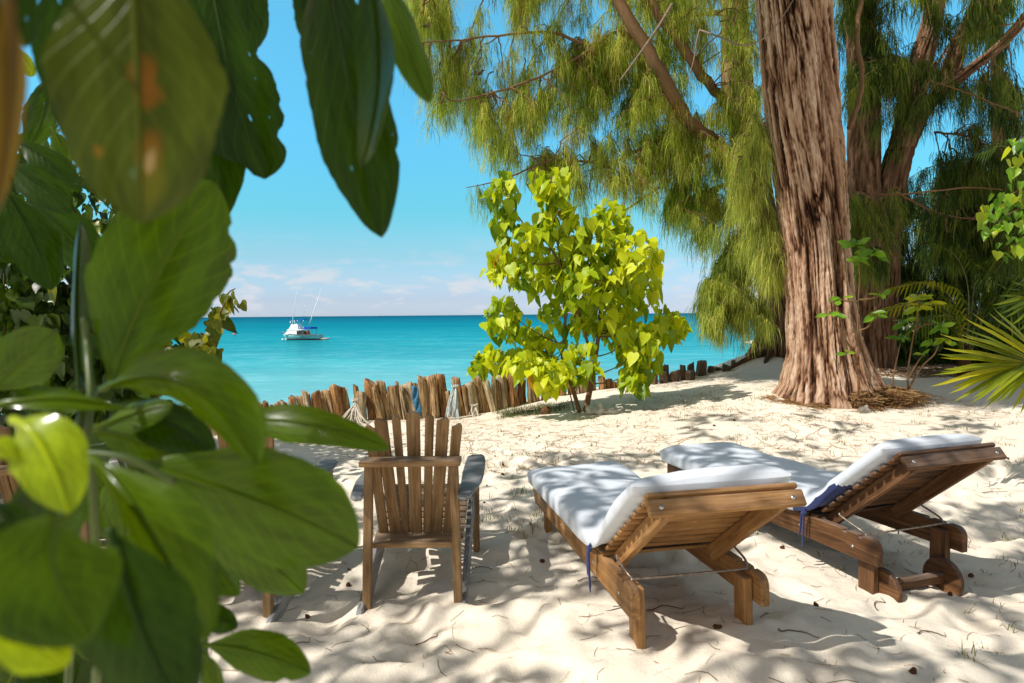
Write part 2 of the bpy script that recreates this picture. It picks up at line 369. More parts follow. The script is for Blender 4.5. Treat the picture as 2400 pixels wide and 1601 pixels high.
# ------------------------------------------------------------------ setting: sand and sea
def lin(*segs):
    out = []
    for a, b, st in segs: out += list(np.arange(a, b, st))
    return np.array(out)
xs = np.unique(np.round(np.r_[-200, -120, -70, -40, -25, -18, lin((-14, -6, .4), (-6, -3.2, .12), (-3.2, 4.6, .024), (4.6, 9, .09), (9, 16, .4), (16, 40, 2)), 60, 120, 200], 4))
ys = np.unique(np.round(np.r_[-60, -30, -15, lin((-10, 1.4, .5), (1.4, 2.2, .06), (2.2, 6.4, .024), (6.4, 13.2, .05), (13.2, 20, .3), (20, 40, 2)), 60, 100, 160], 4))
GX, GY = np.meshgrid(xs, ys)
GZ = sand_z(GX.ravel(), GY.ravel())
ny, nx = GX.shape
_i = np.arange(ny - 1)[:, None] * nx; _j = np.arange(nx - 1)[None]
_q = np.stack([_i + _j, _i + _j + 1, _i + nx + _j + 1, _i + nx + _j], -1).reshape(-1, 4)
tag(MB().add(np.c_[GX.ravel(), GY.ravel(), GZ], _q).build('sand', mat_sand()), 'pale trampled coral sand sloping up to the big tree', None, kind='structure')
sx = np.array([-30000, -6000, -1200, -250, -60, 0, 60, 250, 1200, 6000, 30000.]); sy = np.array([-400, 0, 20, 60, 150, 400, 1200, 4000, 12000, 40000.])
AX, AY = np.meshgrid(sx, sy); ny, nx = AX.shape
_i = np.arange(ny - 1)[:, None] * nx; _j = np.arange(nx - 1)[None]
tag(MB().add(np.c_[AX.ravel(), AY.ravel(), np.full(AX.size, SEA_Z)], np.stack([_i + _j, _i + _j + 1, _i + nx + _j + 1, _i + nx + _j], -1).reshape(-1, 4)).build('sea', mat_sea()), 'turquoise lagoon turning deep blue at the horizon', None, kind='structure')

# ------------------------------------------------------------------ sun loungers
WHITE_CLOTH = mat_cloth('white_terry', (.66, .70, .76), .5); NAVY = mat_cloth('navy_cotton', (.022, .035, .13))
def lounger(name_label, x0, y0, z0, th, pit, rl, zr, hw, uh, Lb, al, wood, wheels, hwb):
    root = empty('sun_lounger', (x0, y0, z0)); root.rotation_mode = 'ZYX'
    root.rotation_euler = (pit, -rl, th)
    root.rotation_mode = 'XYZ'
    root.rotation_euler = (pit, -rl, th)
    tag(root, name_label, 'sun lounger', 'wooden sun loungers')
    B = lambda u, v, w: np.array([v, u, w], float)      # local: x right, y towards the foot, z up
    UP = (0, 0, 1); rh = .135; Lr = 2.0
    for s in (-1, 1):
        mb = MB()
        arc = [(.05 - .05 * math.cos(a), zr - .055 + .055 * math.sin(a)) for a in np.linspace(0, math.pi / 2, 6)]
        poly = [(0, zr - rh)] + arc + [(.095, zr), (.10, zr - .014), (.122, zr - .014), (.127, zr), (.20, zr), (.205, zr - .014), (.227, zr - .014), (.232, zr), (Lr, zr), (Lr, zr - rh + .03), (Lr - .03, zr - rh)]
        prism(mb, poly, .042, B(0, s * (hw - .021), 0), B(1, 0, 0), UP, .004)
        rail = mb.build('side_rail', wood, root, False)
        for u in (.16, .55, 1.2):
            sc = MB(); tube(sc, [B(u, s * (hw + .0), zr - .075), B(u, s * (hw + .003), zr - .075)], .008, 10); sc.build('screw', SCREW, rail)
        for u in (.115, 1.86):
            lg = MB(); board(lg, B(u, s * (hw - .064), -.22), B(u, s * (hw - .064), zr - .03 if u < 1 else zr - .02), .10 if u < 1 else .075, .04, (1, 0, 0)); lg.build('leg', wood, root, False)
        if wheels:
            wm = MB(); prism(wm, [(.115 * math.cos(a), .115 * math.sin(a)) for a in np.linspace(0, 2 * math.pi, 28, endpoint=False)], .035, B(.06, s * (hw - .105), .035), B(1, 0, 0), UP, .005)
            wm.build('wheel', wood, root, False)
    mb = MB()
    for u in np.arange(uh + .06, Lr - .02, .068): board(mb, B(u, -hw + .003, zr + .009), B(u, hw - .003, zr + .009), .052, .017, UP)
    mb.build('seat_slats', wood, root, False)
    if wheels: ax = MB(); board(ax, B(.06, -hw + .088, .045), B(.06, hw - .088, .045), .05, .06, UP, .012); ax.build('axle', wood, root, False)
    else:
        ax = MB(); board(ax, B(1.80, -hw + .045, zr - .07), B(1.80, hw - .045, zr - .07), .03, .07, UP); ax.build('cross_rail', wood, root, False)
    ca, sa = math.cos(al), math.sin(al); D = B(-ca, 0, sa); N = B(sa, 0, ca)
    H = B(uh, 0, zr - .01)
    back = MB(); nsl = 9
    for k in range(nsl):
        q = .06 + k * (Lb - .13) / (nsl - 1)
        board(back, H + D * q + N * .048 + B(0, -hwb + .01, 0), H + D * q + N * .048 + B(0, hwb - .01, 0), .047, .020, N, .006)
    bo = back.build('backrest', wood, root, False)
    hb = MB(); board(hb, H + D * (Lb - .012) + N * .050 + B(0, -hwb, 0), H + D * (Lb - .012) + N * .050 + B(0, hwb, 0), .055, .024, N, .006)
    board(hb, H + D * (Lb + .012) - N * .004 + B(0, -hwb - .008, 0), H + D * (Lb + .012) - N * .004 + B(0, hwb + .008, 0), .068, .024, D, .006)
    ho = hb.build('head_board', wood, root, False)
    for s in (-1, 1):
        sc = MB(); q = H + D * (Lb + .024) - N * .004 + B(0, s * (hwb - .045), 0); tube(sc, [q - D * .001, q + D * .003], .009, 10); sc.build('screw', SCREW, ho)
        sb = MB(); v = s * (hw - .075)
        board(sb, H + D * -.02 + B(0, v, 0), H + D * (Lb - .001) + B(0, v, 0), .032, .074, N); sb.build('backrest_rail', wood, root, False)
    rd = MB(); v = hw - .05; q = H + D * .13 - N * .01
    P = [q + B(0, -v - .02, 0), q + B(-.01, -v - .025, -.01), B(.15, -v - .02, zr + .02), B(.113, -v + .0, zr - .003), B(.111, -v + .03, zr - .004), B(.111, v - .03, zr - .004), B(.113, v, zr - .003), B(.15, v + .02, zr + .02), q + B(-.01, v + .025, -.01), q + B(0, v + .02, 0)]
    tube(rd, spline(P, 60), .0055, 8); rd.build('support_rod', STEEL, root)
    return root, (hw, zr, uh, Lb, al, hwb)
def cushion(label, root, dims, seed, tall, navy_side):
    hw, zr, uh, Lb, al, hwb = dims
    T = .092; foot = 2.06; ca, sa = math.cos(al), math.sin(al)
    zs = zr + .02 + T * .5; off = .068 + T * .5
    # centre line: foot -> hinge -> back
    hing = np.array([uh + .03, zs]); bend = np.array([uh, zr - .01]) + off * np.array([sa, ca])
    top = np.array([uh, zr - .01]) + (Lb - .045) * np.array([-ca, sa]) + off * np.array([sa, ca])
    # intersection of seat line and back line
    tt = (zs - bend[1]) / sa; X = bend + tt * np.array([-ca, sa])
    pts = [np.array([foot, zs])] + [np.array([u, zs]) for u in np.linspace(foot - .03, X[0] + .16, 34)] + [((1 - t) ** 2) * np.array([X[0] + .14, zs]) + 2 * t * (1 - t) * X + t * t * (X + .14 * np.array([-ca, sa])) for t in np.linspace(.05, .95, 12)] + [X + s * (top - X) for s in np.linspace(.16 / np.linalg.norm(top - X), 1, 30)]
    P = np.array(pts); s = np.r_[0, np.cumsum(np.linalg.norm(np.diff(P, axis=0), axis=1))]; S = s[-1]
    tg = nrm(np.gradient(P, axis=0)); nn = np.c_[-tg[:, 1], tg[:, 0]]; nn = nn * np.sign(nn[:, 1:2])
    M = 44; ph = np.linspace(0, 2 * np.pi, M, endpoint=False); e = 2 / 3.6
    cx = np.sign(np.cos(ph)) * np.abs(np.cos(ph)) ** e; cz = np.sign(np.sin(ph)) * np.abs(np.sin(ph)) ** (2 / 2.6)
    endk = np.sqrt(np.clip(1 - (1 - np.clip(np.minimum(s, S - s) / (.055), 0, 1)) ** 2, .02, 1))
    hk = np.exp(-((s - s[40]) / .17) ** 2)
    K = len(P); V = np.zeros((K, M, 3)); G = np.zeros((K, M, 3))
    for i in range(K):
        v = cx * (hw + .034) * (1 - .01 * (1 - endk[i])); edge = np.abs(cx) ** 3
        backp = sstep(s[40], s[40] + .2, s[i])
        th = T * .5 * endk[i] * (1 - .50 * hk[i] * edge) * (1 + .32 * backp)
        w = cz * th
        wr = .024 * hk[i] * (noise(v * 9 + seed, np.full(M, s[i] * 22), seed=seed) - .5) * 2 + .014 * (noise(v * 4 + seed, np.full(M, s[i] * 4.0), seed=seed + 1) - .5) * 2 + .015 * np.exp(-((s[i] - s[40] + .06) / .28) ** 2) * (noise(v * 22, np.full(M, s[i] * 7.), seed=seed + 2) - .5) * 2
        w = w + np.where(cz > -.2, wr, 0) - .02 * hk[i] * edge - .004 * edge * np.abs(np.sin(s[i] * 3))
        w = w - .085 * (1 - backp) * endk[i] * np.abs(cx) ** 14 * sstep(.35, -.6, cz) * (1 - .5 * hk[i])
        q = P[i][None] + w[:, None] * nn[i][None]
        V[i, :, 0] = v; V[i, :, 1] = q[:, 0]; V[i, :, 2] = q[:, 1]
        G[i, :, 0] = v; G[i, :, 1] = s[i]; G[i, :, 2] = w
    ii = np.arange(K - 1)[:, None] * M; jj = np.arange(M)[None]; j2 = (jj + 1) % M
    q = np.stack([ii + jj, ii + M + jj, ii + M + j2, ii + j2], -1).reshape(-1, 4)
    cm = (cz[jj] + cz[j2])[0] / 2; low = np.broadcast_to((cm < -.93)[None], (K - 1, M)).reshape(-1)
    si = np.broadcast_to(s[:-1, None], (K - 1, M)).reshape(-1)
    low = low & (si < s[40] + .30) & (si > .3)
    if navy_side: low = low | ((np.broadcast_to((cm < .1)[None], (K - 1, M)).reshape(-1)) & (si > s[40] - .10) & (si < s[40] + .26 + .1 * np.broadcast_to(-cm[None], (K - 1, M)).reshape(-1)))
    caps = [list(range(M))[::-1][::-1], list(range((K - 1) * M, K * M))[::-1]]
    o = empty('lounger_cushion', root.location); o.rotation_euler = root.rotation_euler; tag(o, label, 'cushion', 'white lounger cushions')
    mb = MB(); mb.add(V.reshape(-1, 3), q[~low], G.reshape(-1, 3)); mb.add(V.reshape(-1, 3), caps, G.reshape(-1, 3)); mb.build('cover', WHITE_CLOTH, o)
    mb = MB(); mb.add(V.reshape(-1, 3), q[low], G.reshape(-1, 3)); mb.build('underside', NAVY, o)
    for sg in (-1, 1):
        mb = MB(); b = np.array([sg * (hw + .036), X[0] - .005, zs - .055])
        for dx, L in ((0, .20), (.015, .13)):
            tube(mb, spline([b + (0, 0, .035), b + (sg * .012, dx, .01), b + (sg * .012, dx * 1.6, -.08), b + (sg * .006, dx * 2 + .01, -L)], 14), [.009] + [.006] * 12 + [.003], 6)
        ellipsoid(mb, b + (sg * .008, 0, .012), (.013, .016, .013), 8, 6); mb.build('tie', NAVY, o)
    return o
r1, d1 = lounger('honey brown wooden sun lounger nearer the chair, narrow bare legs in bright sand', .802, 2.852, .107, .173, -.019, .015, .30, .314, .375, .727, .591, WOOD_HONEY, False, .319)
cushion('white terry cushion on the honey brown lounger, its back end a plump roll', r1, d1, 3, True, False)
r2, d2 = lounger('dark brown wooden sun lounger on the right, with small wheels and an axle', 2.172, 3.57, .045, .332, .008, .003, .323, .321, .386, .698, .695, WOOD_DARK, True, .33)
cushion('white cushion on the dark lounger at right, navy cloth showing at its bend', r2, d2, 9, False, True)

# ------------------------------------------------------------------ low slatted garden chairs
def garden_chair():
    root = empty('garden_chair', (0, 0, 0))
    UP = (0, 0, 1)
    bt = [-.194, -.125, -.07, -.013, .046, .096, .162]; tp = [-.222, -.165, -.083, .008, .098, .17, .244]
    zt = [.963, 1.0, 1.017, 1.037, 1.017, 1.0, .968]; wb = [.052, .064, .042, .068, .042, .064, .052]; wt = [.058, .070, .045, .074, .048, .068, .056]
    mb = MB()
    for k in range(7):
        a = np.array([bt[k], .235, .29]); b = np.array([tp[k], .02, zt[k]]); L = np.linalg.norm(b - a)
        h = wt[k] / 2; hb = wb[k] / 2; sl = (k - 3) * -.004
        poly = [(0, -hb), (L - .012, -h), (L - .002 + sl, -h + .012), (L + .003, 0), (L - .002 - sl, h - .012), (L - .012, h), (0, hb)]
        Xd = nrm(b - a); prism(mb, poly, .019, a, Xd, np.cross((0, 1, .3), Xd), .004)
    mb.build('backrest', WOOD_CHAIR, root, False)
    mb = MB()
    prism(mb, [(-.27, -.055), (.262, -.045), (.262, .075), (.10, .085), (-.26, .085)], .032, (0, 0, .772), (1, 0, 0), (0, 1, 0), .004); mb.build('crossbar', WOOD_CHAIR, root, False)
    mb = MB(); board(mb, (-.222, .11, .315), (.222, .11, .315), .17, .03, UP); mb.build('lower_rail', WOOD_CHAIR, root, False)
    for s in (-1, 1):
        mb = MB(); board(mb, (s * .246, -.035, -.15), (s * .226, .0, .754), .045, .045, (0, 1, 0)); mb.build('rear_leg', WOOD_CHAIR, root, False)
        mb = MB(); board(mb, (s * .292, .90, -.10), (s * .292, .90, .585), .04, .085, (0, 1, 0)); mb.build('front_leg', WOOD_CHAIR, root, False)
        mb = MB(); sg = [(-.16, -.045), (-.10, -.115), (.0, -.105), (.95, .25), (.98, .38), (.90, .395), (.55, .30), (.05, .05), (-.1, .0)]
        prism(mb, sg, .032, (s * .268, 0, .02), (0, 1, 0), UP, .005); mb.build('seat_rail', WOOD_ARM, root, False)
        mb = MB()
        arm = [(.248, -.08), (.285, -.10), (.315, -.06), (.335, .08), (.36, .26), (.366, .45), (.362, .80), (.35, .93), (.33, .97), (.262, .96), (.235, .90), (.235, .5), (.245, .2)]
        arm = [(s * a, b) for a, b in arm][::s]
        prism(mb, arm, .028, (0, 0, .60), (1, 0, 0), (0, 1, 0), .008); mb.build('arm', WOOD_ARM, root, False)
    mb = MB()
    for k in range(11):
        t = k / 10; y = .27 + t * .72; z = .285 + .13 * t + .02 * math.sin(t * 3.1) - (.03 if k == 10 else 0)
        board(mb, (-.252, y, z), (.252, y, z), .05, .018, (0, -.18, 1))
    mb.build('seat', WOOD_CHAIR, root, False)
    return root
chair = garden_chair()
def copy_tree(o, parent=None):
    c = o.copy(); COL.objects.link(c)
    if parent is not None: c.parent = parent; c.matrix_parent_inverse = o.matrix_parent_inverse.copy()
    for ch in list(o.children): copy_tree(ch, c)
    return c
for i, (x, y, z, rz, lb) in enumerate([(-.54, 3.60, 0, 0, 'wooden slatted beach chair in full view with a fan shaped back'),
        (-1.50, 3.47, 0, R(-1), 'wooden beach chair next to it half hidden by the big green leaves'),
        (-2.47, 3.50, 0, R(8), 'wooden beach chair furthest left, almost wholly behind leaves')]):
    o = chair if i == 0 else copy_tree(chair)
    o.location = (x, y, z); o.rotation_euler = (0, 0, rz); tag(o, lb, 'beach chair', 'row of wooden beach chairs')

# ------------------------------------------------------------------ stake fence by the sea
def dep(px): return float(np.interp(px, [0, 345, 600, 900, 1095, 1200, 1300, 1420, 1540, 1620, 1680, 1720, 1760], [7.4, 8.3, 9.0, 9.8, 10.2, 10.5, 10.8, 11.1, 11.4, 11.7, 11.9, 12.1, 12.4]))
def stake(px, topy, w, lean, root, mat, extra=0.0, flat=False):
    d = dep(px) + extra; top = at(px, topy, d); ww = w / F * d * .5
    b = top.copy(); g = gz(top[0], top[1]); g = min(g, top[2] - .1); b[2] = g - .3
    h = top[2] - b[2]; b[0] += lean * h; b[1] += random.uniform(-.05, .05) * h
    n = 28; k = 16; ph = np.linspace(0, 2 * np.pi, n, endpoint=False)
    sd = random.randrange(1000); t = np.linspace(0, 1, k)
    tilt = random.uniform(-.7, .7) * ww; td = random.uniform(0, 6.28)
    V = []; G = []
    for ti in t:
        c = b + (top - b) * ti + np.array([.02 * math.sin(ti * 3 + sd), 0, 0])
        r = ww * (1.12 - .12 * ti) * (1 + .34 * (noise(np.cos(ph) * 1.9 + sd, np.sin(ph) * 1.9, np.full(n, ti * 2.2), seed=sd) - .5) * 2 * .6 + .42 * (noise(np.cos(ph) * 5 + sd, np.sin(ph) * 5, np.full(n, ti * 2.5), seed=sd + 1) - .5))
        if ti == 1: r = r * .93
        P = np.c_[c[0] + r * np.cos(ph), c[1] + r * .85 * np.sin(ph), np.full(n, c[2]) + (tilt * np.cos(ph - td) + .02 * (noise(np.cos(ph) * 3 + sd, np.sin(ph) * 3) - .5)) * (ti > .9)]
        V.append(P); G.append(np.c_[np.full(n, ti * h), r * np.cos(ph), r * np.sin(ph)] + np.array([sd * .37, sd * .11, 0]))
    V = np.array(V); G = np.array(G)
    i = np.arange(k - 1)[:, None] * n; j = np.arange(n)[None]; j2 = (j + 1) % n
    fs = [list(map(int, f)) for f in np.stack([i + j, i + j2, i + n + j2, i + n + j], -1).reshape(-1, 4)] + [list(range((k - 1) * n, k * n))]
    o = pbuild(MB().add(V.reshape(-1, 3), fs, G.reshape(-1, 3)), 'stake', mat, root, False)
    for p in o.data.polygons: p.use_smooth = len(p.vertices) == 4
    return o
za = lambda X, Y: (560 + X / 3.918, 820 + Y / 3.918)
zb = lambda X, Y: (1120 + X / 3.673, 800 + Y / 3.673)
SA = [(20,520,60),(60,500,50),(155,490,100),(205,510,50),(255,475,45),(300,505,40),(335,492,60),(380,495,50),(425,478,60),(488,435,65),(545,425,66),(600,382,54),(640,400,40),(690,392,76),(760,375,140),(815,372,60),(890,345,105),(940,340,60),(978,350,42),(1060,330,48),(1115,385,84),(1190,295,112),(1240,330,50),(1300,293,86),(1345,400,40),(1415,340,86),(1462,298,30),(1500,330,40),(1545,322,100),(1600,308,60),(1640,330,50),(1668,250,70),(1722,245,60),(1762,240,60),(1832,228,95),(1905,380,50),(1965,265,75),(2020,256,40),(2050,330,40),(2110,300,84),(2180,250,90),(2225,280,45),(2270,285,66),(2325,240,40)]
SB = [(15,310,50),(75,340,58),(135,290,35),(165,330,30),(200,300,76),(245,270,56),(300,290,66),(350,320,50),(395,330,50),(435,300,35),(470,390,60),(510,400,35),(560,400,50),(600,390,40),(660,370,60),(720,380,50),(780,350,46),(840,340,50),(895,280,60),(942,285,50),(985,320,36),(1060,300,54),(1118,330,55),(1180,350,50),(1232,352,46),(1272,370,40),(1330,340,40),(1390,360,44),(1450,345,40)]
SD_ = [(1530,282,45),(1600,258,72),(1628,208,48),(1690,260,84),(1762,205,48),(1822,194,62),(1816,252,84),(1922,168,88),(2000,216,56),(2075,226,58),(2140,205,72),(2192,168,38)]
fr = empty('stake_fence', tuple(at(900, 983, 9.8))); tag(fr, 'sunlit palisade of rough brown wooden stakes along the shore', 'palisade')
random.seed(21)
for (X, Y, w) in SA:
    p = za(X, Y); stake(p[0], p[1], w / 3.918, random.uniform(.04, .22), fr, STAKE_MATS[random.choice([0, 0, 1, 1, 2])], random.uniform(-.06, .1))
for m_ in range(22, 38):
    X = (SA[m_][0] + SA[m_ + 1][0]) / 2; p = za(X, max(SA[m_][1], SA[m_ + 1][1]) + 45); stake(p[0], p[1], 13, random.uniform(.02, .15), fr, STAKE_MATS[1], .2)
for px, py, w in [(300,1000,22),(325,1006,16),(350,985,18),(368,1002,20),(385,1008,22),(402,1003,18),(425,1000,20),(450,995,20),(475,990,22),(500,982,20),(525,975,22),(548,968,18)]:
    stake(px, py, w, random.uniform(0, .1), fr, STAKE_MATS[random.choice([0, 1, 2])], random.uniform(-.05, .05))
for (X, Y, w) in SB:
    p = zb(X, Y); stake(p[0], p[1], w / 3.673, random.uniform(-.02, .10), fr, STAKE_MATS[random.choice([0, 1, 1, 2])], random.uniform(-.06, .1))
fr2 = empty('stake_fence', tuple(at(1640, 885, 11.8))); tag(fr2, 'short dark round stakes stepping up the slope beside the sea, right of the young tree', 'palisade')
for (X, Y, w) in SD_:
    p = zb(X, Y); stake(p[0], p[1], w / 3.673, random.uniform(-.03, .04), fr2, STUMP_MAT, random.choice([-.08, .12]) + random.uniform(-.05, .05))
ROPE = mat_plain('bleached_rope', (.56, .50, .41), .9, .1, 0, .2, 60)
BLUE = mat_plain('faded_blue_netting', (.06, .20, .34), .9, .1, 0, .5, 30); PALEBLUE = mat_plain('pale_net_cord', (.48, .52, .52), .9, .1, 0, .3, 30)
def rope(name_, lab, tx, ty, fan, n, mat, dd=-.18):
    d = dep(tx) + dd; T = at(tx, ty, d); root = empty('rope_bundle', tuple(T)); tag(root, lab, 'rope', 'old ropes on the palisade')
    mb = MB()
    for k in range(n):
        e = at(random.uniform(*fan), 985, d - random.uniform(.02, .25)); e[2] = gz(e[0], e[1]) + .01
        m = (T + e) / 2 + np.array([random.uniform(-.06, .06), -.05, -.22 * random.random()]); tube(mb, bez(T + np.array([random.uniform(-.03, .03), 0, random.uniform(-.12, .03)]), m, e, 10), [.006] + [random.uniform(.005, .015)] * 8 + [.004], 6)
    tube(mb, [T + np.array([.05 * math.cos(a), .05 * math.sin(a) + .02, random.uniform(-.015, .015)]) for a in np.linspace(0, 12.5, 40)], .008, 6)
    pbuild(mb, 'cord', mat, root); return root
rope('', 'white rope bundle splayed over the sand from a thin stake, behind the beach chair', 832, 938, (788, 872), 26, ROPE)
rope('', 'pale bluish net cord tied to a stake above the right side of the chair', 1066, 905, (1040, 1076), 16, PALEBLUE)
rope('', 'small white rope tuft at the foot of stakes, left of the young tree', 1112, 950, (1100, 1126), 12, ROPE)
mb = MB(); Tb = [at(px, py, dep(975) - .2) for px, py in [(971, 905), (974, 930), (978, 955), (981, 976)]]
P = spline(Tb, 16)
for k in range(7): tube(mb, P + np.c_[np.full(16, (k - 3) * .012) + .012 * np.sin(np.arange(16) * .8 + k), .02 * np.cos(np.arange(16) + k), np.zeros(16)], .010, 6)
o = mb.build('blue_netting', BLUE); tag(o, 'strip of faded blue netting hanging down between two brown stakes', 'netting')

# ------------------------------------------------------------------ bark trunks
def trunk_mesh(cen, rad, n, k, amp, seed, butt=(), ks=1.0, grooves=()):
    """cen: k x 3 centre line, rad: k radii; amp: depth of the bark"""
    ph = np.linspace(0, 2 * np.pi, n, endpoint=False); C, S = np.cos(ph)[None], np.sin(ph)[None]
    s = np.r_[0, np.cumsum(np.linalg.norm(np.diff(cen, axis=0), axis=1))][:, None]
    Rr = rad[:, None] * np.ones((1, n))
    Rr = Rr * (1 + .10 * (noise(C * 1.3 + seed, S * 1.3, s * .35, seed=seed) - .5) * 2)
    for (p0, A, sc, pw, s0) in butt: Rr = Rr + A * np.exp(-(s - s0) / sc) * np.clip(np.cos(ph - p0), 0, 1)[None] ** pw
    tw = s * .10
    c2, s2 = np.cos(ph[None] + tw), np.sin(ph[None] + tw)
    warp = (noise(c2 * 3, s2 * 3, s * 1.3, seed=seed + 9) - .5) * .9
    a = noise(c2 * 4.6 * ks + warp, s2 * 4.6 * ks + warp, s * .55 + 3, seed=seed + 1); ra = 1 - np.abs(2 * a - 1)
    b = noise(c2 * 11 * ks + warp * 2, s2 * 11 * ks, s * 1.5 + warp, seed=seed + 2); rb = 1 - np.abs(2 * b - 1)
    c = noise(c2 * 22 * ks + warp * 2, s2 * 22 * ks, s * 4.6 + warp * 5, seed=seed + 3)
    e = noise(c2 * 46 * ks, s2 * 46 * ks, s * 21, seed=seed + 4)
    hgt = 1 - (.28 * ra ** 5 + .36 * rb ** 5) * (.5 + noise(c2 * 2 + 5, s2 * 2, s * .8, seed=seed + 5)) + .48 * (c - .5) + .24 * (e - .5)
    Rr = Rr + amp * (hgt - .75)
    for (g0, gd, gw) in grooves: Rr = Rr * (1 - gd * np.exp(-(((ph[None] - g0 - .25 * (noise(s * .4, s * 0 + seed, seed=3) - .5) + np.pi) % (2 * np.pi) - np.pi) / gw) ** 2))
    V = np.stack([cen[:, 0:1] + Rr * C, cen[:, 1:2] + Rr * S, cen[:, 2:3] * np.ones((1, n))], -1)
    tone = np.clip((hgt - .25) / .85, 0, 1)
    i = np.arange(k - 1)[:, None] * n; j = np.arange(n)[None]; j2 = (j + 1) % n
    G = np.stack([s * np.ones((1, n)), C * rad[:, None], S * rad[:, None]], -1)
    return V.reshape(-1, 3), np.stack([i + j, i + j2, i + n + j2, i + n + j], -1).reshape(-1, 4), G.reshape(-1, 3), tone.reshape(-1)
BARK_A = mat_bark('casuarina_bark', [(.34, (.016, .007, .004)), (.50, (.13, .060, .032)), (.63, (.36, .215, .135)), (.86, (.62, .46, .34))], 1.0, .7, True)
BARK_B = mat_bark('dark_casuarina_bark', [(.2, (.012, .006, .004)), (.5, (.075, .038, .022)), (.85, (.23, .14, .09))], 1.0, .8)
TWIG = mat_bark('twig_bark', [(.2, (.05, .027, .013)), (.5, (.20, .12, .06)), (.85, (.36, .26, .17))], 3.0, .3)
TWIG_PALE = mat_plain('dead_twig', (.22, .165, .12), .85, .1, 0, .35, 20)

# ------------------------------------------------------------------ drooping needle foliage
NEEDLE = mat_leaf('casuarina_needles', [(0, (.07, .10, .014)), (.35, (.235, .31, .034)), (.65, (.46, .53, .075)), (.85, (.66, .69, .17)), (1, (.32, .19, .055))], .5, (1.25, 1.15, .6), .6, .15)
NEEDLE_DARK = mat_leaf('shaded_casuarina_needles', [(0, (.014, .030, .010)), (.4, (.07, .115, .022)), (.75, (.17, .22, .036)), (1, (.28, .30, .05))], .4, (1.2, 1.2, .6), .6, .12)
NEEDLE_LIME = mat_leaf('sunlit_casuarina_needles', [(0, (.10, .13, .02)), (.5, (.40, .45, .08)), (1, (.66, .66, .17))], .45, (1.2, 1.2, .6), .6, .15)  # strong sun on the hanging sprays is put into this paler colour
def strands(org, dirs, L, tone, wid, sag=1.0, rng=RNG):
    """org Nx3 start, dirs Nx3 initial direction, L N lengths: thin hanging ribbons, one quad and one tip triangle each"""
    N = len(org); a = rng.uniform(0, 2 * np.pi, N); side = np.c_[np.cos(a), np.sin(a), np.zeros(N)] * wid[:, None] * .5
    dn = np.array([0, 0, -1.0]); l = L[:, None]
    p1 = org + dirs * l * .38 + dn * l * .12 * sag; p2 = org + dirs * l * .55 + dn * l * .50 * sag
    p3 = org + dirs * l * .58 + dn * l * .95 * sag + np.c_[rng.normal(0, .03, N), rng.normal(0, .03, N), np.zeros(N)] * l
    V = np.stack([org - side * .8, org + side * .8, p1 - side, p1 + side, p2 - side * .9, p2 + side * .9, p3], 1)
    b = np.arange(N)[:, None] * 7
    q = np.concatenate([b + np.array([[0, 1, 3, 2]]), b + np.array([[2, 3, 5, 4]])]); t = b + np.array([[4, 5, 6]])
    return V.reshape(-1, 3), q, t, np.repeat(tone, 7)
def add_strands(mb, *a, **kw):
    V, q, t, tn = strands(*a, **kw); n0 = mb.n; mb.add(V, q, tone=tn); mb.f3.append(t + n0); return mb
def hang_on(mb, P, per_m, Lr, rng, tone0, wid=.006, spread=.55, sag=1.0, start=.2, tclump=.25):
    """tufts hanging along polyline P"""
    seg = np.linalg.norm(np.diff(P, axis=0), axis=1); tot = seg.sum(); nt = max(2, int(tot * per_m)); cs = np.r_[0, np.cumsum(seg)]
    u = rng.uniform(start, 1.0, nt) * tot; ix = np.clip(np.searchsorted(cs, u) - 1, 0, len(seg) - 1); f = ((u - cs[ix]) / seg[ix])[:, None]
    o = P[ix] * (1 - f) + P[ix + 1] * f
    m = 30; az = rng.uniform(0, 2 * np.pi, nt); el = rng.normal(0, .3, nt)
    base = np.c_[np.cos(az), np.sin(az), el] * rng.uniform(.1, 1.5, nt)[:, None] * spread; Lt = rng.uniform(Lr[0] * .5, Lr[1], nt) * 1.15
    # each tuft is a drooping twiglet; fine needles leave it all along, at every side
    v = np.repeat(rng.random(nt * m).reshape(nt, m) ** .8, 1, 0).ravel(); bt, lt = np.repeat(base, m, 0), np.repeat(Lt, m)
    O = np.repeat(o, m, 0) + bt * (lt * .55 * (1 - (1 - v) ** 2))[:, None] + np.c_[np.zeros((nt * m, 2)), -lt * v ** 1.6 * .85] + rng.normal(0, .012, (nt * m, 3))
    D = bt * .5 + rng.normal(0, .45, (nt * m, 3)); L = np.clip(rng.normal(.165, .06, nt * m), .06, .34) * (.75 + .5 * wid / .008)
    tn = np.clip(np.repeat(tone0 + rng.normal(0, tclump, nt), m) + rng.normal(0, .13, nt * m), 0, 1)
    add_strands(mb, O, D, L, tn, np.full(nt * m, wid) * rng.uniform(.6, 1.3, nt * m), sag=sag, rng=rng); return mb
def in_poly(px, py, poly):
    inside = np.zeros(px.shape, bool); j = len(poly) - 1
    for i in range(len(poly)):
        xi, yi = poly[i]; xj, yj = poly[j]
        c = ((yi > py) != (yj > py)) & (px < (xj - xi) * (py - yi) / (yj - yi + 1e-9) + xi); inside ^= c; j = i
    return inside
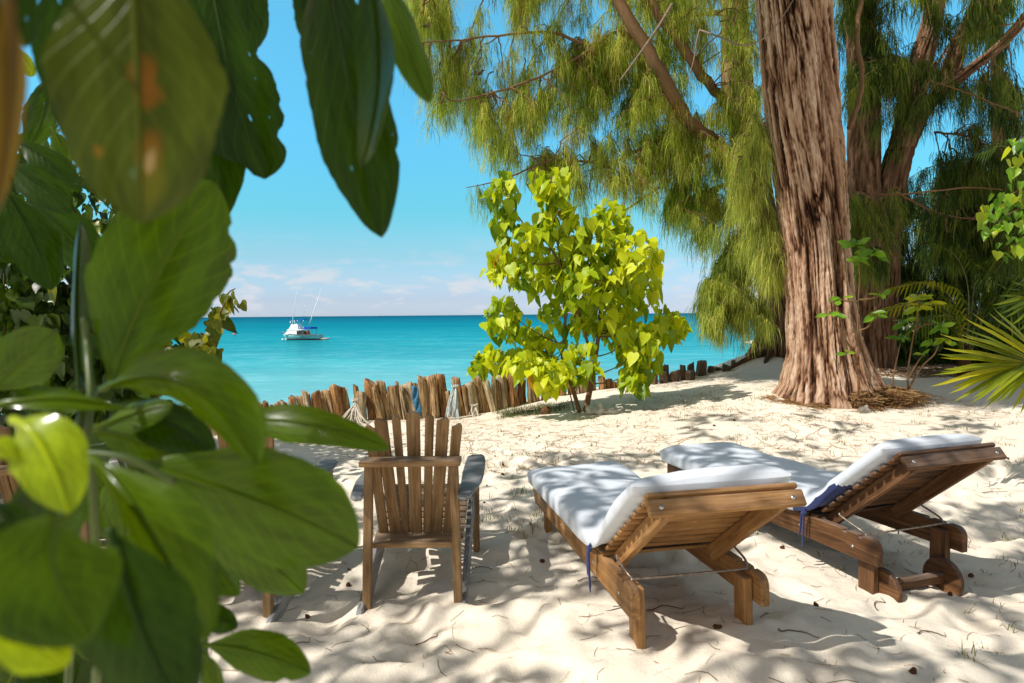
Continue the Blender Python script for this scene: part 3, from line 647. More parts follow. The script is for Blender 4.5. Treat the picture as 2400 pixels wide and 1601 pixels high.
def crown(poly, drange, limbs, n, rng, mbf, mbt, per_m, Lr, tone, wid, reach=2.6, thresh=.0, nsc=.012, sag=1.0, skip=()):
    """twigs from the nearest limb to points spread through a volume, hung with needles"""
    lp = np.concatenate(limbs); xs_ = [p[0] for p in poly]; ys_ = [p[1] for p in poly]; made = 0; tries = 0
    while made < n and tries < n * 30:
        tries += 1; px = rng.uniform(min(xs_), max(xs_)); py = rng.uniform(min(ys_), max(ys_))
        if not in_poly(np.array([px]), np.array([py]), poly)[0]: continue
        if noise(px * nsc + 50, py * nsc * .6 + 50, seed=31)[()] < thresh: continue
        if any(x0 < px < x1 and y0 < py < y1 for x0, x1, y0, y1 in skip): continue
        e = at(px, py, rng.uniform(*drange)); dd = np.linalg.norm(lp - e + np.array([0, 0, -.25]), axis=1); b = lp[np.argmin(dd + rng.uniform(0, .5, len(dd)))]
        v = e - b; L = np.linalg.norm(v)
        if L > reach: b = e - v / L * reach * rng.uniform(.5, 1)
        mid = (b + e) / 2 + np.array([0, 0, .16 * min(L, reach)]) + rng.normal(0, .06, 3)
        P = bez(b, mid, e, 9) + np.r_[np.zeros((1, 3)), rng.normal(0, .018, (8, 3))]
        tube(mbt, P, np.linspace(.013, .004, 9), 5, cap=False)
        hang_on(mbf, P, per_m, Lr, rng, np.clip(tone + rng.normal(0, .10), 0, 1), wid, sag=sag); made += 1
def limb(mb, pts, r0, r1, n=24, seg=10, wob=.12):
    P = spline([at(*p) for p in pts], n); P = P + np.r_[np.zeros((1, 3)), RNG.normal(0, min(.012, r0 * .16), (n - 1, 3))]
    tube(mb, P, np.linspace(r0, r1, n), seg, wob=wob); return P

# --- the big trunk
ev = np.array([-260, -160, -60, 0, 100, 200, 300, 400, 500, 600, 700, 800, 850, 900, 935, 975])
lft = np.array([1735, 1748, 1760, 1768, 1776, 1785, 1798, 1812, 1825, 1838, 1843, 1845, 1842, 1832, 1815, 1795])
rgt = np.array([1915, 1928, 1940, 1948, 1958, 1968, 1977, 1985, 1990, 1994, 2000, 2010, 2016, 2025, 2035, 2050])
k = 760; yy = np.linspace(975, -260, k); dA = 9.05
cl = np.array([at((np.interp(y, ev, lft) + np.interp(y, ev, rgt)) / 2, y, dA) for y in yy])
ra = np.array([(np.interp(y, ev, rgt) - np.interp(y, ev, lft)) / 2 / F * dA for y in yy])
tA = empty('casuarina_tree', (cl[0][0], cl[0][1], gz(cl[0][0], cl[0][1]))); tag(tA, 'huge rough pinkish brown trunk standing in the sand, with flared roots', 'tree', 'casuarina trees')
ra = ra * np.interp(yy, [0, 700, 900, 975], [.84, .88, .95, 1.0])
V, q, G, tn = trunk_mesh(cl, ra, 380, k, .078, 4, [(0.05, .50, .42, 5, .1), (-.65, .13, .5, 7, .1), (-2.3, .13, .3, 6, .1), (3.2, .12, .25, 4, .1), (-1.4, .07, .35, 9, .1)], 1.0, [(-1.28, .17, .16), (-.7, .08, .12), (-2.1, .06, .10)])
pbuild(MB().add(V, q, G, tn), 'trunk', BARK_A, tA)
rA = np.random.default_rng(101)
mb = MB()
for a_, l_, r_ in [(.0, .95, .12), (-.35, .75, .09), (-1.05, .5, .07), (3.5, .5, .07), (-2.4, .45, .06)]:
    n_ = 26; t_ = np.linspace(0, 1, n_); rr2 = .40 + l_ * t_; aa2 = a_ + .25 * np.sin(t_ * 3 + a_ * 5); X_ = cl[0][0] + .06 + rr2 * np.cos(aa2); Y_ = cl[0][1] + rr2 * np.sin(aa2); Z_ = sand_z(X_, Y_) + .12 * (1 - t_) ** 2 - .02 * t_
    tube(mb, np.c_[X_, Y_, Z_], r_ * (1 - .75 * t_), 12, wob=.3, tone=.45)
pbuild(mb, 'root', BARK_A, tA)
mbf, mbt = MB(), MB()
for q_ in range(46):  # unseen boughs added between sun and trunk to throw shade on it
    e_ = np.array([rA.uniform(.6, 2.6), rA.uniform(6.4, 8.0), rA.uniform(6.2, 8.2)]); b_ = np.array([3.4, 8.8, 8.6]); P_ = bez(b_, (b_ + e_) / 2 + [0, 0, .5], e_, 9); tube(mbt, P_, np.linspace(.03, .006, 9), 5, cap=False); late = globals().setdefault('LATE_A', []); late.append(P_)
limbsA = [limb(mbt, [(1860, -150, 9.05), (2000, -330, 9.2), (2250, -420, 9.6), (2450, -430, 10)], .17, .05), limb(mbt, [(1850, -170, 9), (1700, -380, 9.2), (1500, -480, 9.6)], .15, .05),
          limb(mbt, [(1990, 300, 9.3), (2020, 200, 9.6), (2010, 60, 9.8), (2050, -120, 10)], .035, .03)]
for P_ in LATE_A: hang_on(mbf, P_, 16, (.3, .6), rA, .45, .011, start=.45)
crown([(1500, -620), (2500, -620), (2500, -120), (1960, -60), (1500, -160)], (8.3, 11), limbsA, 90, rA, mbf, mbt, 13, (.3, .55), .45, .008)
pbuild(mbf, 'crown', NEEDLE, tA); pbuild(mbt, 'branch', TWIG, tA)
# the thin dead twig across the trunk, part of the big tree
mb = MB(); tube(mb, spline([at(*p) for p in [(1640, 70, 9.3), (1690, 88, 8.7), (1740, 106, 8.5), (1790, 90, 8.45), (1830, 45, 8.45), (1862, -5, 8.5)]], 30), np.linspace(.014, .006, 30), 6)
tube(mb, spline([at(*p) for p in [(1640, 70, 9.3), (1632, 100, 9.2), (1626, 140, 9.2), (1612, 188, 9.2)]], 20), np.linspace(.016, .006, 20), 6)
tube(mb, spline([at(*p) for p in [(1575, 10, 9.4), (1545, 60, 9.3), (1500, 125, 9.2), (1452, 190, 9.1)]], 20), np.linspace(.022, .010, 20), 6)
pbuild(mb, 'dead_twig', TWIG_PALE, tA)

# --- the leaning tree behind it with the wide crown over the sea
rB = np.random.default_rng(202)
k = 260; yy = np.linspace(865, -240, k); dB = 12.9
evb = [-240, 0, 120, 210, 500, 700, 780, 835, 865]; cb = [1690, 1722, 1722, 1728, 1785, 1818, 1822, 1822, 1822]; wb_ = [52, 58, 62, 74, 70, 68, 76, 110, 150]
cl = np.array([at(np.interp(y, evb, cb), y, dB) for y in yy]); ra = np.array([np.interp(y, evb, wb_) / 2 / F * dB for y in yy])
tB = empty('casuarina_tree', (cl[0][0], cl[0][1], gz(cl[0][0], cl[0][1]))); tag(tB, 'leaning tree behind the huge trunk, its sunlit drooping foliage spreading over the sea', 'tree', 'casuarina trees')
V, q, G, tn = trunk_mesh(cl, ra, 110, k, .06, 14, [(3.3, .25, .3, 4, .1)])
pbuild(MB().add(V, q, G, tn), 'trunk', BARK_B, tB)
mb = MB()
for ex, ey, ez in [(1690, 868, 11.9), (1735, 856, 12.2), (1760, 848, 12.4), (1790, 850, 12.0)]:
    a_ = at(1815, 838, dB); a_[2] = gz(a_[0], a_[1]) + .22; e_ = at(ex, ey, ez); e_[2] = gz(e_[0], e_[1]) - .03; P_ = bez(a_, (a_ + e_) / 2 + [0, 0, -.02], e_, 20); P_[2:, 2] = np.minimum(P_[2:, 2], sand_z(P_[2:, 0], P_[2:, 1]) + .06); tube(mb, P_, np.linspace(.10, .02, 20), 8, wob=.2)
pbuild(mb, 'root', BARK_B, tB)
mbf, mbt = MB(), MB()
LB = [limb(mbt, [(1790, 470, 12.6), (1690, 345, 11.0), (1615, 285, 10.4), (1555, 185, 10.1), (1500, 90, 9.95), (1440, -10, 9.9), (1380, -110, 9.9)], .11, .075),
      limb(mbt, [(1770, 330, 12.7), (1700, 245, 11.2), (1640, 170, 10.4), (1575, 75, 10.2), (1500, -20, 10.1)], .085, .06),
      limb(mbt, [(1520, 90, 11), (1400, 110, 10.8), (1280, 75, 10.5), (1100, 92, 10.3), (970, 100, 10.1)], .035, .008),
      limb(mbt, [(1560, 190, 11.2), (1460, 75, 11), (1380, 120, 10.7), (1240, 190, 10.4), (1080, 235, 10.2), (1040, 225, 10.1)], .03, .007),
      limb(mbt, [(1640, 300, 11.6), (1540, 330, 11.2), (1430, 380, 10.9), (1300, 375, 10.6), (1180, 420, 10.3), (1095, 440, 10.2)], .032, .006),
      limb(mbt, [(1690, 345, 11.9), (1600, 400, 11.5), (1500, 470, 11.2), (1420, 520, 11), (1330, 560, 10.8)], .03, .007),
      limb(mbt, [(1760, 420, 12.4), (1680, 440, 11.8), (1610, 470, 11.4), (1560, 520, 11.2)], .04, .008),
      limb(mbt, [(1790, 520, 12.5), (1720, 560, 11.8), (1670, 640, 11.4), (1640, 720, 11.2)], .035, .007),
      limb(mbt, [(1400, -60, 10.7), (1250, -60, 10.4), (1100, -30, 10.2), (980, 0, 10)], .03, .008),
      limb(mbt, [(1690, 30, 12.4), (1620, 30, 11.8), (1560, -20, 11.4)], .05, .02)]
PB = [(940, -120), (945, 130), (960, 215), (1045, 265), (1075, 290), (1120, 340), (1165, 380), (1230, 400), (1300, 440), (1400, 520), (1510, 520), (1560, 560), (1570, 600), (1610, 660), (1640, 740), (1700, 780), (1790, 720), (1810, 300), (1790, 60), (1800, -120)]
crown(PB, (10.0, 12.3), LB, 390, rB, mbf, mbt, 14, (.2, .52), .54, .0058, 1.3, .41, skip=[(1660, 1775, -200, 225), (1545, 1640, 60, 190)])
crown([(1400, 330), (1640, 560), (1800, 640), (1800, 120), (1560, 100)], (11.0, 12.8), LB, 66, rB, mbf, mbt, 13, (.2, .55), .40, .0085, 1.5, .25, skip=[(1660, 1775, -200, 225)])
crown([(1180, -100), (1500, -100), (1640, 300), (1480, 430), (1240, 380), (1130, 260)], (10.5, 12.6), LB, 36, rB, mbf, mbt, 12, (.3, .55), .36, .008, 1.5, .42)
for (px, py, d, e) in [(1120, 442, 10.2, (1085, 438))]: hang_on(mbf, np.array([at(1180, 432, 10.2), at(1095, 440, 10.2)]), 16, (.3, .45), rB, .4, .006)
pbuild(mbf, 'crown', NEEDLE, tB); pbuild(mbt, 'branch', TWIG, tB)
# lime hanging sprays in front of the trunk
mbf, mbt = MB(), MB()
LS = [limb(mbt, [(1830, 250, 9.6), (1790, 290, 9.4), (1765, 300, 9.3), (1775, 430, 9.3), (1790, 560, 9.3), (1780, 700, 9.3)], .02, .005, 24, 6), limb(mbt, [(1830, 250, 9.6), (1730, 330, 9.6), (1715, 420, 9.6), (1730, 560, 9.6)], .016, .005, 24, 6)]
crown([(1735, 290), (1800, 280), (1815, 420), (1830, 560), (1832, 640), (1790, 680), (1755, 560), (1725, 470), (1715, 350)], (8.9, 9.7), LS, 70, rB, mbf, mbt, 15, (.16, .40), .60, .005, .6)
crown([(1640, 640), (1740, 560), (1800, 700), (1820, 780), (1740, 790), (1660, 760)], (10.2, 11.6), LB[7:8], 42, rB, mbf, mbt, 16, (.12, .34), .45, .0065, 1.1)
pbuild(mbf, 'hanging_spray', NEEDLE_LIME, tB); pbuild(mbt, 'branch', TWIG, tB)

# --- the dark forked tree at right
rC = np.random.default_rng(303); dC = 11.6
tC = empty('casuarina_tree', tuple(at(2060, 830, dC + .8))); tag(tC, 'dark forked tree behind the huge trunk at right, in its own shade', 'tree', 'casuarina trees')
mbf, mbt = MB(), MB(); LC = []
for pts, r0, r1 in [([(2040, 860, 12), (2030, 640, 11.9), (2025, 430, 11.7), (2024, 200, 11.6), (2012, 0, 11.6), (2000, -160, 11.6)], .30, .20), ([(2060, 860, 12.2), (2075, 560, 11.9), (2092, 420, 11.6), (2128, 290, 11.5), (2158, 150, 11.5), (2186, 50, 11.5), (2205, -90, 11.5)], .27, .12), ([(2112, 350, 11.5), (2150, 270, 11.4), (2195, 222, 11.3), (2240, 188, 11.2), (2300, 142, 11.1), (2352, 100, 11), (2420, 20, 10.9)], .19, .08), ([(2215, 205, 11.3), (2238, 130, 11.3), (2262, 70, 11.3), (2315, -30, 11.3)], .15, .09)]:
    P = spline([at(*p) for p in pts], 130); rad = np.linspace(r0, r1, 130)
    V, q, G, tn = trunk_mesh(P, rad, 70, 130, .055, int(pts[0][0]) % 97); mb = MB().add(V, q, G, tn)
    pbuild(mb, 'trunk' if not LC else 'limb', BARK_B, tC); LC.append(P[::4])
for pts in [[(2056, 146, 11.2), (2111, 153, 10.8), (2179, 187, 10.6), (2264, 218, 10.4), (2410, 275, 10.2)], [(2180, 180, 11.4), (2230, 100, 11), (2300, 70, 10.7), (2410, 50, 10.5)], [(2190, 310, 11.4), (2270, 320, 11), (2330, 350, 10.8)], [(2010, 455, 11), (2120, 455, 10.8), (2260, 440, 10.6), (2350, 445, 10.4)], [(2100, 450, 11.3), (2200, 500, 11.2), (2330, 520, 11)], [(2030, 500, 11.6), (1990, 560, 11.2), (2100, 600, 11)]]:
    LC.append(limb(mbt, pts, .022, .008, 22, 6))
crown([(1960, -100), (2420, -100), (2420, 60), (2200, 130), (1960, 260)], (10.2, 12), LC, 75, rC, mbf, mbt, 12, (.25, .5), .45, .008, 1.3, .3)
crown([(1985, 140), (2120, 120), (2330, 180), (2400, 240), (2380, 400), (2240, 320), (2180, 300), (2080, 330), (1990, 300)], (10.4, 12.2), LC, 130, rC, mbf, mbt, 9, (.2, .42), .42, .006, 1.5, .36)
crown([(1960, 430), (2080, 440), (2200, 400), (2420, 430), (2420, 620), (2200, 600), (1985, 590)], (11, 14), LC, 190, rC, mbf, mbt, 10, (.2, .45), .46, .008, 1.4, .36)
crown([(1960, 480), (2080, 470), (2090, 640), (1990, 640)], (10.2, 11), LC, 18, rC, mbf, mbt, 13, (.25, .45), .6, .007, 1.2)
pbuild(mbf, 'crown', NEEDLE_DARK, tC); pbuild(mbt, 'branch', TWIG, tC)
tD = empty('casuarina_tree', tuple(at(2330, 835, 16))); tag(tD, 'distant dim tree filling the gap at the right edge of the photo', 'tree', 'casuarina trees')
mbf, mbt = MB(), MB(); LD = [limb(mbt, [(2330, 850, 16), (2320, 600, 16), (2340, 300, 16), (2330, -60, 16)], .22, .1, 40, 12), limb(mbt, [(2325, 620, 16), (2220, 520, 15.6), (2120, 490, 15.3)], .08, .03), limb(mbt, [(2330, 560, 16), (2430, 480, 15.6), (2520, 450, 15)], .08, .03)]
crown([(1990, 500), (2120, 420), (2300, 470), (2500, 420), (2500, 800), (2000, 730)], (14.5, 18), LD, 150, rC, mbf, mbt, 11, (.3, .6), .22, .014, 1.6, .2)
crown([(2250, -60), (2450, -60), (2450, 420), (2330, 400)], (15, 17), LD, 30, rC, mbf, mbt, 10, (.3, .6), .3, .012, 1.6, .3)
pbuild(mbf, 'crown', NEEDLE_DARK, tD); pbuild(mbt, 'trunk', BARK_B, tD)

# ------------------------------------------------------------------ small leaves
def heart_template(wide=.92):
    y = np.array([0, -.10, -.05, .12, .34, .58, .80, 1.0]); x = np.array([0, .16, .36, .47, .44, .31, .13, 0]) * wide
    mid_y = [0, .12, .34, .58, .80, 1.0]
    V = [(0, t, -.05 * math.sin(t * 3.1) - .12 * t * t) for t in mid_y]; fs = []
    for s in (1, -1):
        b = len(V)
        for i in range(1, 7): V.append((s * x[i], y[i], .10 * x[i] / wide - .12 * max(y[i], 0) ** 2 + .02 * math.sin(i * 2.3)))
        e = lambda i: b + i - 1
        f = [(0, e(1), e(2)), (0, e(2), e(3), 1), (1, e(3), e(4), 2), (2, e(4), e(5), 3), (3, e(5), e(6), 4), (4, e(6), 5)]
        fs += [t if s > 0 else t[::-1] for t in f]
    return np.array(V), fs
def oval_template(wide=.46):
    V = []; fs = []; t = np.linspace(0, 1, 6); w = np.array([.04, .55, .9, 1.0, .72, .03]) * wide * .5
    for i in range(6): V += [(-w[i], t[i], .05 - .10 * t[i] ** 2), (0, t[i], -.10 * t[i] ** 2), (w[i], t[i], .05 - .10 * t[i] ** 2)]
    for i in range(5):
        a = i * 3; fs += [(a, a + 1, a + 4, a + 3), (a + 1, a + 2, a + 5, a + 4)]
    return np.array(V), fs
HEART = heart_template(); OVAL = oval_template()
def scatter(mb, tpl, pos, tip, nor, size, tone):
    V, fs = tpl; Yd = nrm(tip); Z = nrm(nor - Yd * (nor * Yd).sum(-1, keepdims=True)); X = np.cross(Yd, Z)
    rr_s = np.random.default_rng(len(pos)); zs_ = rr_s.uniform(.2, 3.0, (len(pos), 1, 1)); xs_s = rr_s.uniform(.72, 1.05, (len(pos), 1, 1)); sk_ = rr_s.normal(0, .12, (len(pos), 1, 1))
    W = pos[:, None] + size[:, None, None] * ((V[None, :, 0:1] * xs_s + sk_ * V[None, :, 1:2] ** 2) * X[:, None] + V[None, :, 1:2] * Yd[:, None] + V[None, :, 2:3] * zs_ * Z[:, None])
    n = len(V); N = len(pos); b = np.arange(N)[:, None] * n; n0 = mb.n
    f3 = [f for f in fs if len(f) == 3]; f4 = [f for f in fs if len(f) == 4]
    q = (b[:, None] + np.array(f4)[None]).reshape(-1, 4); mb.add(W.reshape(-1, 3), q, tone=np.repeat(tone, n))
    if f3: mb.f3.append((b[:, None] + np.array(f3)[None]).reshape(-1, 3) + n0)
    return mb
def droop(N, rng, out=None, dn=.9):
    a = rng.uniform(0, 2 * np.pi, N); h = np.c_[np.cos(a), np.sin(a), np.zeros(N)]
    tip = h * rng.uniform(.1, .9, N)[:, None] + np.c_[np.zeros((N, 2)), -dn * rng.uniform(.25, 1.2, N)]; nor = h * .8 + rng.normal(0, .35, (N, 3)) + np.array([0, 0, .45]); return tip, nor
LIME = mat_leaf('lime_heart_leaves', [(0, (.06, .13, .008)), (.3, (.17, .28, .010)), (.55, (.38, .50, .012)), (.9, (.62, .68, .014)), (1, (.45, .24, .02))], .42, (1.2, 1.1, .6), .42, .35)
SHADE_LEAF = mat_leaf('shaded_heart_leaves', [(0, (.014, .032, .004)), (.5, (.050, .10, .008)), (.85, (.11, .17, .012)), (1, (.24, .27, .012))], .35, (1.6, 1.5, .6), .34, .45)  # shade over the shrub and undergrowth is put into this dark colour
OLIVE_LEAF = mat_leaf('sunlit_heart_leaves', [(0, (.05, .08, .008)), (.5, (.15, .17, .012)), (1, (.30, .30, .02))], .45, (1.5, 1.35, .5), .4, .4)  # lighter copy, with the sun on the shrub's fringe put into the colour
# --- the young lime tree on the sand crest
rS = np.random.default_rng(404); dS = 9.25
base = at(1372, 967, dS); base[2] = gz(base[0], base[1])
tS = empty('young_tree', tuple(base)); tag(tS, 'young tree with bright lime heart shaped leaves and two thin stems before the palisade', 'tree')
CL = [(1180,448,40,46),(1182,525,32,46),(1290,428,54,44),(1302,505,62,50),(1432,512,52,56),(1385,560,80,56),(1490,600,60,74),(1192,618,62,50),(1275,640,78,56),(1380,660,95,66),(1505,680,46,56),(1330,735,66,48),(1412,732,66,58),(1180,742,46,56),(1232,800,56,56),(1160,842,50,36),(1290,838,80,66),(1290,902,54,46),(1362,868,44,54),(1452,765,54,46),(1562,765,42,44),(1492,800,48,56),(1500,862,56,56),(1482,905,36,36),(1228,872,44,36),(1440,640,70,60),(1330,600,60,50),(1240,560,40,40),(1125,850,26,26),(1585,760,20,30)]
mbl, mbw = MB(), MB(); pos = []; tones = []
stemA = spline([base, at(1385, 900, dS), at(1398, 820, dS - .1), at(1405, 760, dS), at(1410, 640, dS), at(1400, 560, dS)], 40); stemB = spline([base + [-.08, 0, 0], at(1340, 905, dS), at(1318, 850, dS + .1), at(1325, 740, dS), at(1315, 620, dS), at(1300, 520, dS)], 40)
stemC = spline([at(1385, 830, dS), at(1345, 700, dS - .2), at(1290, 580, dS - .2), at(1240, 540, dS - .1), at(1195, 480, dS)], 30)
tube(mbw, stemA, np.linspace(.042, .014, 40), 10, wob=.15); tube(mbw, stemB, np.linspace(.032, .010, 40), 10, wob=.15); tube(mbw, stemC, np.linspace(.022, .008, 30), 8)
tube(mbw, spline([base + [-.15, 0, 0], at(1335, 920, dS), at(1320, 880, dS)], 12), .010, 6)
allst = np.concatenate([stemA[8:], stemB[12:], stemC])
for (cx, cy, rx, ry) in CL:
    dc = dS + rS.uniform(-.55, .45); cy = cy - (22 if cy > 860 else 0); c = at(cx, cy, dc); sx, sz = rx / F * dc, ry / F * dc
    n = int(15 + sx * sz * 660)
    q = rS.normal(0, 1, (n, 3)); q = q / np.linalg.norm(q, axis=1, keepdims=True) * rS.uniform(.35, 1, n)[:, None] ** .6
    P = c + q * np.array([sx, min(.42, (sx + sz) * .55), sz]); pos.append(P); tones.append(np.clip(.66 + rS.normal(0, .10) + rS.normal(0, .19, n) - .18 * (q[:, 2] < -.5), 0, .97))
    b = allst[np.argmin(np.linalg.norm(allst - c - np.array([0, 0, -.3]), axis=1))]
    tube(mbw, bez(b, (b + c) / 2 + np.array([0, 0, -.08]), c + np.array([0, 0, sz * .4]), 9), np.linspace(.012, .004, 9), 6)
    for m in rS.choice(n, min(5, n), replace=False): tube(mbw, bez(c, (c + P[m]) / 2 + [0, 0, .05], P[m], 5), .0035, 4, cap=False)
pos = np.concatenate(pos); tones = np.concatenate(tones); N = len(pos); tones[rS.random(N) < .008] = 1.0
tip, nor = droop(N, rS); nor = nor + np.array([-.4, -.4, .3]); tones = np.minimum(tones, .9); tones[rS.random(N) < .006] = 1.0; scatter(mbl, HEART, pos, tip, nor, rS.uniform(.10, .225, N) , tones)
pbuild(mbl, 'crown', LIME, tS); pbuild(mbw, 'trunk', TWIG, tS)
# --- dark heart leaved shrub behind the chairs at left
rH = np.random.default_rng(505)
bH = at(150, 1060, 6.3); tH = empty('heart_leaf_shrub', (bH[0], bH[1], gz(bH[0], bH[1]))); tag(tH, 'dark shrub with heart shaped leaves behind the left chairs', 'shrub')
mbl, mbl2, mbw = MB(), MB(), MB(); pos = []; tn = []
for (cx, cy, rx, ry, n, dlo, dhi) in [(90, 560, 170, 120, 330, 5.8, 7.2), (90, 700, 170, 110, 420, 5.6, 7.0), (250, 760, 130, 130, 300, 5.8, 7.0), (90, 850, 180, 120, 420, 5.6, 7.0), (260, 890, 130, 80, 250, 5.8, 7.0), (80, 980, 170, 80, 300, 5.6, 6.8), (250, 990, 110, 50, 120, 5.8, 6.6), (380, 840, 70, 60, 90, 5.9, 6.8), (60, 400, 140, 120, 200, 6, 7.4), (-150, 700, 160, 350, 400, 5.8, 7.4), (300, 600, 110, 140, 200, 6.2, 7.2), (250, 430, 150, 100, 150, 6.2, 7.4)]:
    for m in range(n): pos.append(at(cx + rx * rH.normal(0, .5), cy + ry * rH.normal(0, .5), rH.uniform(dlo, dhi)))
pos = np.array(pos); N = len(pos); tip, nor = droop(N, rH); nor += np.array([.1, -.7, .3]); scatter(mbl, HEART, pos, tip, nor, rH.uniform(.10, .18, N), np.clip(rH.normal(.45, .2, N), 0, 1))
pos = []
for (cx, cy, rx, ry, n) in [(470, 815, 40, 40, 34), (430, 850, 55, 45, 48), (450, 890, 35, 25, 22), (400, 830, 45, 40, 26), (540, 700, 26, 26, 9), (515, 735, 22, 22, 10), (500, 760, 20, 20, 8), (490, 815, 26, 24, 12)]:
    for m in range(n): pos.append(at(cx + rx * rH.uniform(-1, 1), cy + ry * rH.uniform(-1, 1), rH.uniform(5.7, 6.4)))
for (px, py) in [(545, 700), (532, 702), (512, 735), (528, 690), (548, 685), (505, 745)]: pos.append(at(px, py, 5.9))
pos = np.array(pos); N = len(pos); tip, nor = droop(N, rH); nor += np.array([.1, -.8, .2]); scatter(mbl2, HEART, pos, tip, nor, rH.uniform(.09, .16, N), np.clip(rH.normal(.5, .22, N), 0, 1))
g0 = np.array(tH.location)
for k in range(26):
    e = at(rH.uniform(0, 480), rH.uniform(560, 900), rH.uniform(5.9, 6.8)); b = g0 + np.array([rH.normal(0, .5), rH.normal(0, .2), -.1]); tube(mbw, bez(b, (b + e) / 2 + [0, 0, .35], e, 12), np.linspace(.022, .005, 12), 6)
tube(mbw, spline([at(380, 860, 6.2), at(470, 800, 6.0), at(515, 735, 5.95), at(535, 688, 5.9), at(552, 676, 5.9)], 24), np.linspace(.012, .004, 24), 6)
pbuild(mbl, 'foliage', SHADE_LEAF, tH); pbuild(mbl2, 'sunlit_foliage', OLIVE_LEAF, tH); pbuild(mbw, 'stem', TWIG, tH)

# ------------------------------------------------------------------ plants at the right
FRESH = mat_leaf('fresh_leaves', [(0, (.07, .17, .014)), (.5, (.18, .36, .024)), (1, (.52, .52, .024))], .42, (1.2, 1.15, .5), .35, .4)
def rosette(mb, c, n, size, rng, tone, up=.25):
    a = np.arange(n) * 2.4 + rng.uniform(0, 6); tip = np.c_[np.cos(a), np.sin(a), rng.uniform(-.5, .45, n)]; nor = np.tile([-.1, -.95, .6], (n, 1)) + rng.normal(0, .3, (n, 3))
    scatter(mb, OVAL, np.tile(c, (n, 1)) + rng.normal(0, .012, (n, 3)), tip, nor, size * 1.2 * rng.uniform(.75, 1.15, n), np.clip(tone + rng.normal(0, .15, n), 0, 1))
def young(label, stems, ros, seed):
    rng = np.random.default_rng(seed); b = at(*stems[0][0]); b[2] = gz(b[0], b[1]); root = empty('young_plant', tuple(b)); tag(root, label, 'plant')
    ml, mw = MB(), MB()
    for st in stems:
        P = spline([at(*p) for p in st], 24)
        if st[0][1] > 895: P[0, 2] = gz(P[0, 0], P[0, 1]) - .06
        tube(mw, P, np.linspace(.013, .006, 24), 7)
    for (px, py, d, n, s, t) in ros: rosette(ml, at(px, py, d), n, s, rng, t)
    pbuild(mw, 'stem', TWIG, root); pbuild(ml, 'foliage', FRESH, root)
young('slim young plant with fresh green leaf tufts in front of the huge trunk', [[(2012, 925, 8.35), (2012, 820, 8.35), (2010, 740, 8.35), (2014, 660, 8.35), (2013, 600, 8.35)], [(2012, 850, 8.35), (1985, 800, 8.3), (1960, 755, 8.25), (1948, 740, 8.2)], [(2014, 775, 8.35), (2035, 765, 8.3), (2045, 745, 8.3)], [(2012, 703, 8.35), (2040, 700, 8.3), (2058, 695, 8.3)], [(2010, 706, 8.35), (1985, 706, 8.3), (1968, 700, 8.25)], [(2010, 845, 8.35), (1998, 826, 8.25), (1985, 828, 8.2)]],
      [(2006, 575, 8.35, 9, .19, .35), (2046, 592, 8.3, 8, .17, .45), (2014, 610, 8.35, 5, .14, .5), (1966, 700, 8.25, 5, .13, .5), (1945, 738, 8.2, 4, .16, .3), (2062, 692, 8.3, 4, .15, .35), (2046, 742, 8.3, 4, .15, .4), (1985, 828, 8.2, 3, .11, .6)], 61)
young('yellowish young plant with several slanting stems right of the huge trunk', [[(2128, 915, 8.6), (2128, 870, 8.6), (2140, 790, 8.6), (2152, 735, 8.6), (2156, 700, 8.6)], [(2090, 905, 8.7), (2098, 860, 8.7), (2110, 805, 8.7)], [(2128, 915, 8.6), (2160, 860, 8.5), (2190, 830, 8.4), (2204, 795, 8.4)], [(2128, 890, 8.6), (2150, 850, 8.5), (2163, 832, 8.5)], [(2142, 775, 8.6), (2165, 762, 8.5), (2200, 757, 8.4)]],
      [(2155, 700, 8.6, 8, .15, .85), (2182, 712, 8.55, 5, .14, .9), (2150, 722, 8.6, 4, .15, .9), (2118, 755, 8.65, 5, .14, .45), (2112, 790, 8.7, 6, .13, .4), (2205, 765, 8.4, 6, .16, .4), (2212, 798, 8.4, 5, .15, .5), (2185, 800, 8.45, 4, .14, .5), (2163, 830, 8.5, 3, .11, .6)], 62)
PALM_MAT = mat_leaf('palm_leaflets', [(0, (.012, .026, .006)), (.45, (.055, .095, .012)), (.8, (.22, .28, .018)), (1, (.50, .47, .02))], .42, (1.3, 1.2, .5), .5, .2)
PALM_RIB = mat_plain('palm_midrib', (.20, .17, .035), .5, .4, 0, .25)
